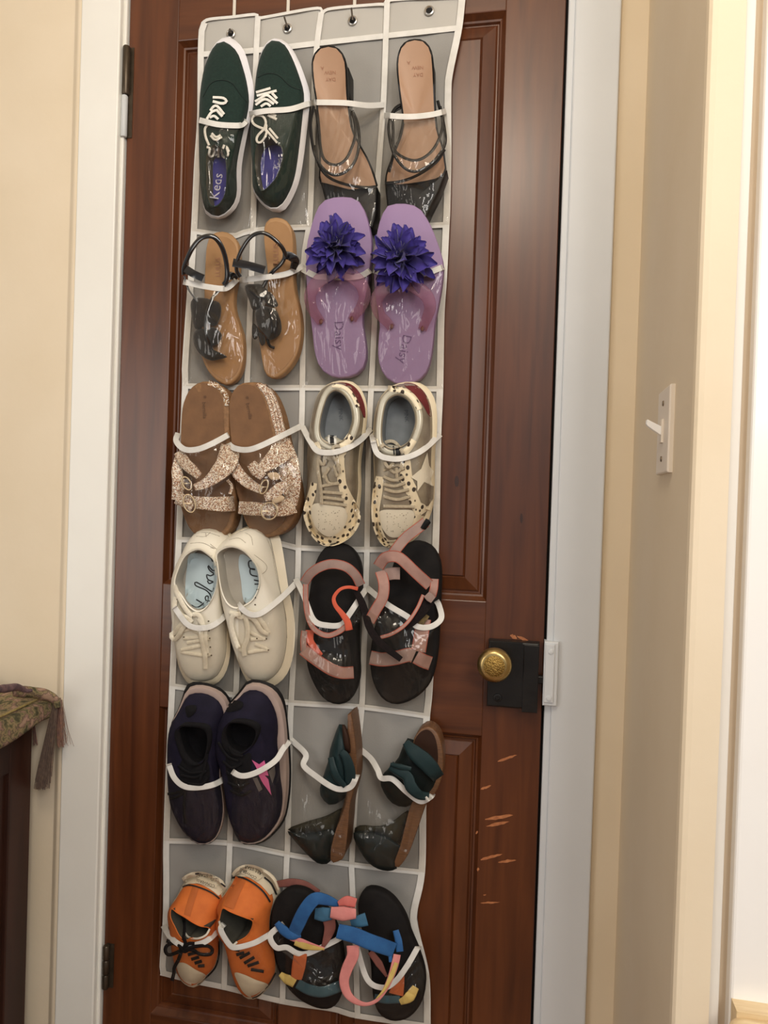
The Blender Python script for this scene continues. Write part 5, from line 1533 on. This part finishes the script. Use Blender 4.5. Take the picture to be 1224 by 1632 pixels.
highshoe((5, 1), 'orange canvas sneaker taller beside the blue strapped sandal, bottom row', o22, b22, c22,
         (K(11, [(735, 205), (790, 165), (870, 155), (960, 190), (1040, 250), (1100, 345)]), [5, 9, 11, 12, 12, 9]),
         [(K(11, [(722, 218), (800, 212), (900, 258), (1000, 340), (1062, 432)]), 1.4), (K(11, [(1008, 212), (1070, 268), (1118, 366)]), 1.4), (K(11, [(1110, 1060), (1050, 1165), (960, 1258), (900, 1284)]), 1.3)],
         (K(11, [(800, 225), (740, 350), (690, 480)]), 9),
         K(11, [(845, 118), (985, 150), (998, 205), (948, 242), (800, 175), (812, 138)]),
         [('CONVERSE', K(11, [(945, 212)])[0], (-1, -.55), 6.2), ('ALL', K(11, [(996, 168)])[0], (-1, -.5), 8.2), ('STAR', K(11, [(920, 130)])[0], (-1, -.28), 6.6)],
         K(11, [(745, 1060), (820, 1072), (930, 1120), (1045, 1166), (1000, 1225), (930, 1270), (880, 1276), (820, 1230), (775, 1150)]),
         [K(11, q) for q in ([(760, 900), (830, 880)], [(790, 930), (880, 880)], [(830, 975), (920, 920)], [(860, 1000), (960, 965)], [(890, 1030), (1005, 1048)], [(740, 850), (790, 860)])],
         None, .082, K(11, [(608, 600), (632, 690), (685, 775), (728, 812), (768, 785)]))

# ---- pair 12: black sport sandals with blue, pink and yellow straps
M_BLUEW = mat('blue_webbing', (42, 98, 154), (34, 84, 138), rough=0.7, scale=60, bump=0.2, bscale=900)
M_BLUED = mat('slate_blue_webbing', (60, 108, 138), (52, 94, 122), rough=0.7, scale=60, bump=0.2, bscale=900)
M_ROSE = mat('pink_webbing', (218, 140, 134), (206, 126, 122), rough=0.7, scale=60, bump=0.2, bscale=900)
M_CORAL = mat('coral_webbing', (206, 112, 104), rough=0.7)
M_YEL = mat('yellow_webbing', (206, 180, 104), (190, 160, 86), rough=0.7, scale=60)
M_ORW = mat('orange_webbing', (190, 98, 48), (176, 86, 42), rough=0.7, scale=60)
M_TEALW = mat('teal_webbing', (52, 84, 94), (44, 72, 82), rough=0.7, scale=60)
M_BPINK = mat('brown_pink_webbing', (140, 86, 76), (124, 74, 66), rough=0.75, scale=60)
o23 = K(12, [(215, 165), (320, 195), (425, 290), (500, 400), (542, 510), (572, 650), (578, 800), (558, 950), (495, 1030), (400, 1036), (280, 985), (180, 895), (112, 775), (70, 640), (46, 490), (50, 350), (82, 250), (140, 190)])
S = Shoe('sport_sandal', 505, 1605, .012, 'black sport sandal with folded blue and pink straps, bottom row', 'sandal', 'blue strapped sport sandals', (5, 2))
S.prism('outsole', o23, .010, .026, M_DBROWN, round_=.003)
S.prism('footbed', o23, .026, .042, M_FOAM, round_=.007)
S.strap('heel_strap', K(12, [(80, 135, .018), (200, 122, .020), (300, 140, .020), (400, 195, .018)]), [5, 7, 7, 5], .0018, M_BPINK, flat=.4)
S.strap('ankle_strap', K(12, [(215, 500, .064), (250, 420, .076), (300, 320, .084), (370, 240, .086), (450, 245, .082), (545, 280, .074)]), [10, 11, 11, 11, 9, 5], .002, M_BLUEW, flat=.35)
S.strap('strap_end', K(12, [(95, 410, .060), (140, 460, .066), (200, 505, .066), (270, 500, .064)]), [5, 8, 7, 4], .003, M_BLUEW, flat=.6)
S.strap('strap_fold', K(12, [(370, 345, .070), (430, 350, .076), (490, 345, .074)]), [9, 12, 10], .003, M_BLUED, flat=.5)
S.strap('strap_fold', K(12, [(540, 275, .080), (600, 255, .084), (668, 270, .080)]), [4, 9, 8], .003, M_CORAL, flat=.5)
S.strap('strap_fold', K(12, [(485, 335, .084), (570, 345, .088), (668, 345, .086)]), [9, 12, 8], .004, M_ROSE, flat=.5)
S.strap('side_strap', K(12, [(195, 520, .060), (270, 545, .066), (350, 575, .066), (440, 600, .062)]), [4, 5, 4, 2.5], .002, M_ROSE, flat=.4)
S.strap('side_strap', K(12, [(225, 555, .064), (300, 580, .068), (360, 592, .068), (440, 602, .062)]), [4, 5.5, 4, 1.5], .002, M_YEL, flat=.4)
S.strap('side_strap', K(12, [(268, 630, .056), (255, 720, .058), (236, 820, .056)]), [11, 11, 9], .002, M_ORW, flat=.35)
S.strap('toe_strap', K(12, [(245, 850, .056), (330, 895, .066), (430, 910, .068), (555, 868, .056)]), [8, 9, 9, 9], .002, M_TEALW, flat=.35)
S.strap('toe_strap', K(12, [(120, 780, .050), (165, 815, .056), (225, 850, .056)]), [4, 8, 7], .0025, M_YEL, flat=.5)
S.strap('strap_lining', K(12, [(470, 380, .060), (480, 450, .058), (450, 540, .056), (420, 600, .054)]), [10, 9, 6, 2], .0016, M_BPINK, flat=.4)
o24 = K(12, [(760, 172), (850, 190), (940, 255), (1020, 375), (1062, 500), (1120, 640), (1164, 790), (1162, 930), (1112, 1040), (1035, 1110), (930, 1126), (842, 1080), (795, 980), (780, 850), (770, 700), (735, 540), (690, 400), (680, 270), (710, 200)])
S = Shoe('sport_sandal', 620, 1628, .012, 'black sport sandal with pink loop hanging down, bottom right corner pocket', 'sandal', 'blue strapped sport sandals', (5, 3))
S.prism('outsole', o24, .010, .026, M_DBROWN, round_=.003)
S.prism('footbed', o24, .026, .044, M_FOAM, round_=.007)
S.strap('strap_tip', K(12, [(630, 415, .074), (690, 400, .078), (745, 385, .076)]), [6, 10, 11], .0025, M_BLUED, flat=.4)
S.strap('ankle_strap', K(12, [(535, 470, .088), (650, 500, .090), (760, 545, .090), (860, 580, .086), (945, 610, .076)]), [12, 13, 13, 13, 12], .0025, M_BLUEW, flat=.3)
S.strap('strap_fold', K(12, [(955, 465, .068), (975, 540, .072), (985, 620, .072)]), [5, 6, 6], .003, M_BLUEW, flat=.5)
S.strap('strap_fold', K(12, [(915, 650, .078), (920, 695, .078)]), [3, 3], .002, M_BLUEW, flat=.5)
S.strap('strap_loop', K(12, [(645, 575, .084), (645, 650, .084), (605, 740, .082), (582, 830, .080), (605, 920, .080), (660, 975, .082), (740, 1000, .084), (820, 970, .086), (880, 890, .086), (925, 790, .084), (955, 690, .082), (965, 640, .080)]), [10, 9.5, 9, 8, 7, 5, 3, 3, 4, 5, 6, 6], .002, M_ROSE, flat=.4)
S.strap('strap_facing', K(12, [(815, 960, .088), (875, 890, .0885), (925, 790, .0865), (960, 700, .0845)]), [1, 2.6, 4, 3.4], .0014, M_YEL, flat=.5)
S.strap('strap_lining', K(12, [(770, 620, .062), (830, 700, .058), (890, 800, .054)]), [5, 6, 2], .0016, M_BPINK, flat=.5)
S.strap('side_strap', K(12, [(1000, 760, .054), (980, 840, .058), (958, 930, .058)]), [4, 9, 12], .002, M_ORW, flat=.35)
S.strap('toe_strap', K(12, [(985, 985, .056), (1050, 950, .060), (1100, 875, .052)]), [5, 9, 6], .0025, M_YEL, flat=.5)
S.strap('toe_strap', K(12, [(800, 950, .052), (880, 965, .058), (985, 965, .056)]), [6, 7, 6], .002, M_TEALW, flat=.4)
SAG = {(5, 1): 13, (5, 2): 4, (5, 3): 4}
# what reaches out of these pockets stays outside the film: (height, share of the pocket's length)
OUTSIDE = {(3, 2): (.050, .12), (3, 3): (.056, .12), (5, 2): (.052, .1), (5, 3): (.060, .8), (1, 2): (.050, .2), (1, 3): (.052, .25), (5, 0): (.078, .9)}
BANDW = {}

# ================================================================ the hanging organizer
LEFT = [(322, 36), (318, 44), (316, 88), (315, 187), (310, 265), (306, 353), (300, 450), (291, 582), (291, 617), (285, 750), (281, 858), (271, 1083), (266, 1200), (261, 1342), (261, 1400), (260, 1468), (255, 1540), (257, 1554)]
RIGHT = [(742, -8), (736, 46), (722, 114), (719, 146), (719, 252), (717, 340), (716, 359), (712, 443), (708, 504), (706, 620), (703, 692), (701, 794), (699, 874), (690, 1084), (685, 1142), (682, 1200), (679, 1286), (677, 1391), (664, 1457), (669, 1490), (684, 1556), (686, 1640)]
S1 = [(411, 26), (408, 90), (405, 200), (404, 340), (394, 600), (382, 834), (377, 1083), (373, 1120), (366, 1350), (360, 1480), (357, 1577)]
S2 = [(512, 20), (505, 73), (500, 165), (494, 343), (484, 420), (482, 600), (481, 665), (476, 850), (474, 930), (464, 1120), (462, 1180), (458, 1353), (456, 1391), (450, 1600)]
S3 = [(617, 2), (615, 57), (611, 165), (603, 275), (598, 371), (597, 504), (592, 610), (588, 692), (585, 863), (583, 940), (577, 1120), (570, 1198), (561, 1364), (561, 1402), (566, 1500), (570, 1623)]
ROWS = [[(316, 87), (410, 80), (505, 69), (615, 57), (735, 44)], [(306, 368), (370, 376), (400, 368), (486, 362), (599, 363), (716, 358)], [(291, 615), (400, 618), (483, 618), (593, 619), (706, 620)],
        [(281, 860), (380, 862), (450, 867), (476, 873), (585, 876), (699, 874)], [(271, 1093), (375, 1108), (465, 1120), (577, 1127), (685, 1142)], [(261, 1340), (366, 1344), (459, 1362), (560, 1378), (677, 1391)],
        [(256, 1554), (312, 1568), (360, 1578), (450, 1600), (530, 1612), (570, 1623), (686, 1640)]]
TOP = [(322, 36), (332, 29), (370, 25), (407, 21), (411, 27), (424, 25), (506, 11), (512, 21), (526, 12), (600, 5), (615, 5), (624, -2), (742, -8)]
BANDS = {(0, 0): [(316, 191), (345, 198), (370, 200), (385, 199), (394, 191)], (0, 1): [(393, 183), (422, 177), (462, 174), (489, 166), (499, 164)], (0, 2): [(498, 163), (549, 164), (585, 168), (612, 167)], (0, 3): [(612, 184), (652, 186), (686, 183), (711, 177)],
         (1, 0): [(292, 449), (324, 456), (353, 460), (365, 457), (379, 444)], (1, 1): [(380, 447), (414, 443), (450, 438), (468, 432), (484, 423)], (1, 2): [(480, 428), (499, 438), (511, 441), (568, 441), (592, 430)], (1, 3): [(594, 430), (630, 442), (674, 437), (708, 425)],
         (2, 0): [(284, 690), (281, 703), (294, 716), (315, 716), (338, 707), (366, 692)], (2, 1): [(366, 697), (364, 706), (373, 714), (392, 717), (412, 712), (448, 695), (480, 679)], (2, 2): [(482, 680), (495, 704), (507, 719), (531, 721), (556, 713), (576, 700), (591, 683)], (2, 3): [(592, 690), (601, 722), (623, 731), (648, 729), (674, 717), (702, 692)],
         (3, 0): [(276, 965), (300, 996), (330, 1000), (355, 985), (376, 958)], (3, 1): [(377, 960), (390, 974), (404, 980), (420, 975), (448, 953), (474, 927)], (3, 2): [(471, 922), (483, 946), (500, 988), (524, 997), (545, 995), (556, 980), (570, 959), (584, 938)], (3, 3): [(584, 936), (617, 963), (651, 984), (664, 998), (686, 999), (703, 986), (700, 966), (694, 955)],
         (4, 0): [(268, 1215), (278, 1240), (296, 1254), (325, 1254), (350, 1246), (370, 1228)], (4, 1): [(368, 1228), (382, 1236), (398, 1235), (419, 1226), (440, 1211), (451, 1194), (463, 1179)], (4, 2): [(463, 1178), (487, 1202), (484, 1220), (505, 1238), (527, 1253), (543, 1258), (560, 1253), (570, 1232)], (4, 3): [(574, 1194), (591, 1209), (602, 1227), (608, 1240), (626, 1242), (648, 1262), (670, 1277), (686, 1270), (690, 1264)],
         (5, 0): [(260, 1475), (272, 1494), (290, 1507), (310, 1506), (330, 1499), (348, 1482), (358, 1468)], (5, 1): [(359, 1470), (352, 1482), (366, 1506), (377, 1510), (402, 1504), (420, 1495), (440, 1482), (456, 1466)], (5, 2): [(455, 1470), (431, 1490), (440, 1510), (457, 1510), (473, 1519), (488, 1520), (508, 1512), (540, 1496), (562, 1480)], (5, 3): [(566, 1500), (585, 1560), (610, 1574), (630, 1564), (649, 1539), (668, 1506)]}

M_FAB = mat('grey_mesh_fabric', (148, 145, 140), (139, 136, 131), rough=0.8, scale=9, bump=0.1, bscale=500, sheen=0.1)
M_TAPE = mat('white_binding', (218, 215, 209), (208, 205, 198), rough=0.7, scale=60, bump=0.15, bscale=300)
M_HEM = mat('light_grey_hem', (180, 176, 168), (172, 168, 161), rough=0.7, scale=9)
M_GROM = mat('nickel', (190, 186, 180), rough=0.25, metal=0.95)
M_HOLEB = mat('grommet_hole', (16, 13, 12), rough=0.9)

org = empty('shoe_organizer', P(500, 1610, .004), 'white trimmed clear pocket shoe organizer hanging on the dark wooden door', 'shoe organizer')
HP = .006


def yparam(line, ny):
    return cat(line, ny)


def xat(line, y):
    A = np.array(line, float)
    return float(np.interp(y, A[:, 1], A[:, 0]))


def yat(line, x):
    A = np.array(line, float)
    return float(np.interp(x, A[:, 0], A[:, 1]))


# back sheet: between left and right edge, following the row seams
lines = [TOP] + ROWS
verts, NX = [], 48
rowsv = []
for li in range(len(lines) - 1):
    sub = 4 if li == 0 else 14
    for q in range(sub + (1 if li == len(lines) - 2 else 0)):
        rowsv.append((li, q / sub))
for li, t in rowsv:
    a, b = cat(lines[li], 80), cat(lines[li + 1], 80)
    for i in range(NX + 1):
        u = i / NX
        pa = np.array([np.interp(u, np.linspace(0, 1, 80), a[:, k]) for k in (0, 1)])
        pb = np.array([np.interp(u, np.linspace(0, 1, 80), b[:, k]) for k in (0, 1)])
        p = pa * (1 - t) + pb * t
        xl0, xl1 = pa[0] * (1 - u) + 0, 0
        # let the side edges follow the drawn outline
        el, er = xat(LEFT, p[1]), xat(RIGHT, p[1])
        l0 = a[0, 0] * (1 - t) + b[0, 0] * t
        r0_ = a[-1, 0] * (1 - t) + b[-1, 0] * t
        p[0] += (el - l0) * max(0, 1 - u * 3) + (er - r0_) * max(0, 1 - (1 - u) * 3)
        wv_ = .0012 * math.sin(p[0] * .09 + p[1] * .013) + .001 * math.sin(p[1] * .05 + 1.3 * math.sin(p[0] * .05))
        verts.append(P(p[0], p[1], HP - .0015 + wv_ * .6))
nr_ = len(rowsv)
faces = [(r * (NX + 1) + i, r * (NX + 1) + i + 1, (r + 1) * (NX + 1) + i + 1, (r + 1) * (NX + 1) + i) for r in range(nr_ - 1) for i in range(NX)]
back = obj('back_sheet', verts, faces, M_FAB, org)
back.data.materials.append(M_HEM)
for f in back.data.polygons:
    if f.index < 4 * NX:
        f.material_index = 1


def tape(name, line, w, h=HP + .0012, t=.0009, steps=None, parent=None):
    return obj(name, *sweepmesh([(p[0], p[1], h) for p in line], w, t, n=12, flat=.25, steps=steps or len(line) * 6), M_TAPE, parent or org)


tape('edge_binding', [(p[0] + 4, p[1]) for p in LEFT], 5)
tape('edge_binding', [(p[0] - 5, p[1]) for p in RIGHT], 5.5)
tape('top_binding', [(p[0], p[1] + 2) for p in TOP], 2.4, steps=90)
for r in range(7):
    tape('row_tape', [(p[0], p[1] + (-4 if r == 6 else 0)) for p in ROWS[r]], 4.5)
for l in (S1, S2, S3):
    tape('column_tape', l, 4.6, h=HP + .0022)
# side outlines at every row for the pockets
COLS = [LEFT, S1, S2, S3, RIGHT]

gromm = [(368, 54), (458, 45), (562, 33), (684, 17)]
for gx, gy in gromm:
    c = P(gx, gy, HP + .001)
    rg = [[c + Vector((r * math.cos(t), -y, r * math.sin(t))) for t in np.linspace(0, 6.283, 20, endpoint=False)] for r, y in ((.0082, 0), (.0078, .0016), (.0062, .0022), (.0048, .0012), (.0046, -.0005))]
    g = obj('grommet', *loft(rg), M_GROM, org)
    r = [c + Vector((.0047 * math.cos(t), -.0002, .0047 * math.sin(t))) for t in np.linspace(0, 6.283, 16, endpoint=False)]
    obj('grommet_hole', r, [tuple(range(16))], M_HOLEB, g, False)

# ---- clear pockets stretched over what they hold
bycell = {}
for s_ in SHOES:
    bycell.setdefault(s_.cell, []).append(s_)
NU, NV = 54, 64
for (r, c), band in sorted(BANDS.items()):
    own = bycell.get((r, c), [])
    V_, F_2 = [], []
    for s_ in own:
        b = len(V_)
        V_ += s_.V
        F_2 += [tuple(i + b for i in f) for f in s_.F]
    bv = BVHTree.FromPolygons(V_, F_2)
    top = cat(band, NU)
    bot = []
    A = cat(ROWS[r + 1], 120)
    xb0_, xb1_ = xat(COLS[c], yat(ROWS[r + 1], xat(COLS[c], ROWS[r + 1][0][1]))), xat(COLS[c + 1], yat(ROWS[r + 1], xat(COLS[c + 1], ROWS[r + 1][-1][1])))
    XY = np.zeros((NV, NU, 2))
    for i in range(NU):
        u = i / (NU - 1)
        xb = xb0_ + (xb1_ - xb0_) * u
        yb = float(np.interp(xb, A[:, 0], A[:, 1]))
        if (r, c) in SAG:
            yb += SAG[(r, c)] * math.sin(math.pi * u) ** .6
        for j in range(NV):
            v = j / (NV - 1)
            y = top[i, 1] * (1 - v) + yb * v
            xe0, xe1 = xat(COLS[c], y), xat(COLS[c + 1], y)
            xl = xe0 + (xe1 - xe0) * u
            xt = top[i, 0]
            w = min(1, v * 3)
            XY[j, i] = (xt * (1 - w) + xl * w, y)
    OB = np.full((NV, NU), HP + .002)
    for j in range(NV):
        for i in range(NU):
            d = Vector(F_ + R_ * ((XY[j, i, 0] - 612.0) / FPX) - U_ * ((XY[j, i, 1] - 816.0) / FPX)).normalized()
            h = bv.ray_cast(Vector(CAM), d)
            if h[0] is not None and h[0].y < -.004:
                OB[j, i] = max(OB[j, i], -h[0].y + .0022)
    # straps that reach out of the mouth stay outside the film
    if (r, c) in OUTSIDE:
        hc_, vf_ = OUTSIDE[(r, c)]
        for j in range(NV):
            v = j / (NV - 1)
            OB[j] = np.minimum(OB[j], hc_ if v <= vf_ else hc_ + (v - vf_) * .35)
    Hh = OB.copy()
    fix = np.zeros((NV, NU), bool)
    fix[:, 0] = fix[:, -1] = True
    fix[-1, :] = True
    edge = HP + .004
    for it in range(520):
        p_ = np.pad(Hh, 1, mode='edge')
        av = (p_[:-2, 1:-1] + p_[2:, 1:-1] + p_[1:-1, :-2] + p_[1:-1, 2:]) / 4
        av[0] = (p_[1, :-2] + p_[1, 2:] + p_[2, 1:-1] * .6) / 2.6
        Hn = np.maximum(OB, av)
        Hn[:, 0] = np.minimum(Hn[:, 0], edge)
        Hn[:, -1] = np.minimum(Hn[:, -1], edge)
        Hn[-1, :] = np.minimum(Hn[-1, :], edge)
        Hh = Hn
    rnd = random.Random(r * 7 + c)
    # long soft creases in the vinyl
    CR = np.zeros((NV, NU))
    jj, ii = np.mgrid[0:NV, 0:NU]
    for q in range(34):
        if q < 14:
            a0_, x0_, y0_ = rnd.uniform(-.28, .28), rnd.choice((rnd.uniform(0, NU * .25), rnd.uniform(NU * .75, NU))), rnd.uniform(NV * .2, NV)
        else:
            a0_, x0_, y0_ = rnd.uniform(-1.3, 1.3), rnd.uniform(0, NU), rnd.uniform(0, NV)
        s0_, wd_, ln_ = rnd.uniform(.0006, .0017), rnd.uniform(.9, 1.8), rnd.uniform(6, 18)
        dd = (ii - x0_) * math.cos(a0_) + (jj - y0_) * math.sin(a0_)
        ll = -(ii - x0_) * math.sin(a0_) + (jj - y0_) * math.cos(a0_)
        CR += s0_ * np.exp(-(dd / wd_) ** 2) * np.exp(-(ll / ln_) ** 2)
    CR[:, 0] = CR[:, -1] = 0
    CR[-1] = 0
    CR[0] *= .3
    Hh = Hh + CR
    vs = [P(XY[j, i, 0], XY[j, i, 1], Hh[j, i]) for j in range(NV) for i in range(NU)]
    fs = [(j * NU + i, j * NU + i + 1, (j + 1) * NU + i + 1, (j + 1) * NU + i) for j in range(NV - 1) for i in range(NU - 1)]
    po = obj('pocket', vs, fs, FILM, org)
    bt = [(XY[0, i, 0], XY[0, i, 1], Hh[0, i] + .0012) for i in range(NU)]
    bo = obj('elastic_band', *sweepmesh(bt, BANDW.get((r, c), 4.6), .0007, n=12, flat=.25, steps=NU * 2), M_TAPE, po)

# ---- over-the-door hooks
M_HOOK = mat('hook_enamel', (214, 206, 192), (206, 198, 184), rough=0.4, scale=20)
M_NAIL = mat('dark_hook_metal', (70, 62, 54), rough=0.4, metal=0.6)
zt = 2.1425
for n_, (px, py0, (gx, gy)) in enumerate(((373, 26, gromm[0]), (459, 16, gromm[1]), (565, 10, gromm[2]), (690, -4, gromm[3]))):
    top_ = P(px, py0, .002)
    hk = empty('over_door_hook', (top_.x, 0, zt), ['white flat hook over the door, leftmost, above first grommet', 'white flat hook over the door above second grommet from left', 'white flat hook over the door above third grommet from left', 'white flat hook over the door behind the rightmost grommet'][n_], 'hook', 'hooks over the door top')
    x = top_.x
    zb = P(gx, gy, .004).z
    w = .0026
    obj('hanger', *join(box(x - w, x + w, -.0022, -.0006, zb - .012, zt + .0015), box(x - w, x + w, -.0022, .042, zt, zt + .0016), box(x - w, x + w, .0406, .042, zt - .03, zt + .001)), M_HOOK, hk, False)
    if n_ < 3:
        tip = [(458, 45), (453, 27)] if n_ == 1 else ([(562, 33), (560, 13)] if n_ == 2 else [(368, 54), (366, 46)])
        g0 = P(tip[0][0], tip[0][1], .004)
        ptsw = [g0 + Vector((0, .004, 0)), g0 + Vector((0, -.004, 0)), P(tip[0][0], tip[0][1] - 2, .017), P(tip[1][0], tip[1][1], .020)]
        rg = [[p + Vector((.0015 * math.cos(t), 0.0015 * math.sin(t) * .5, .0015 * math.sin(t))) for t in np.linspace(0, 6.283, 8, endpoint=False)] for p in ptsw]
        obj('hook_pin', *loft(rg, True, True), M_NAIL, hk)
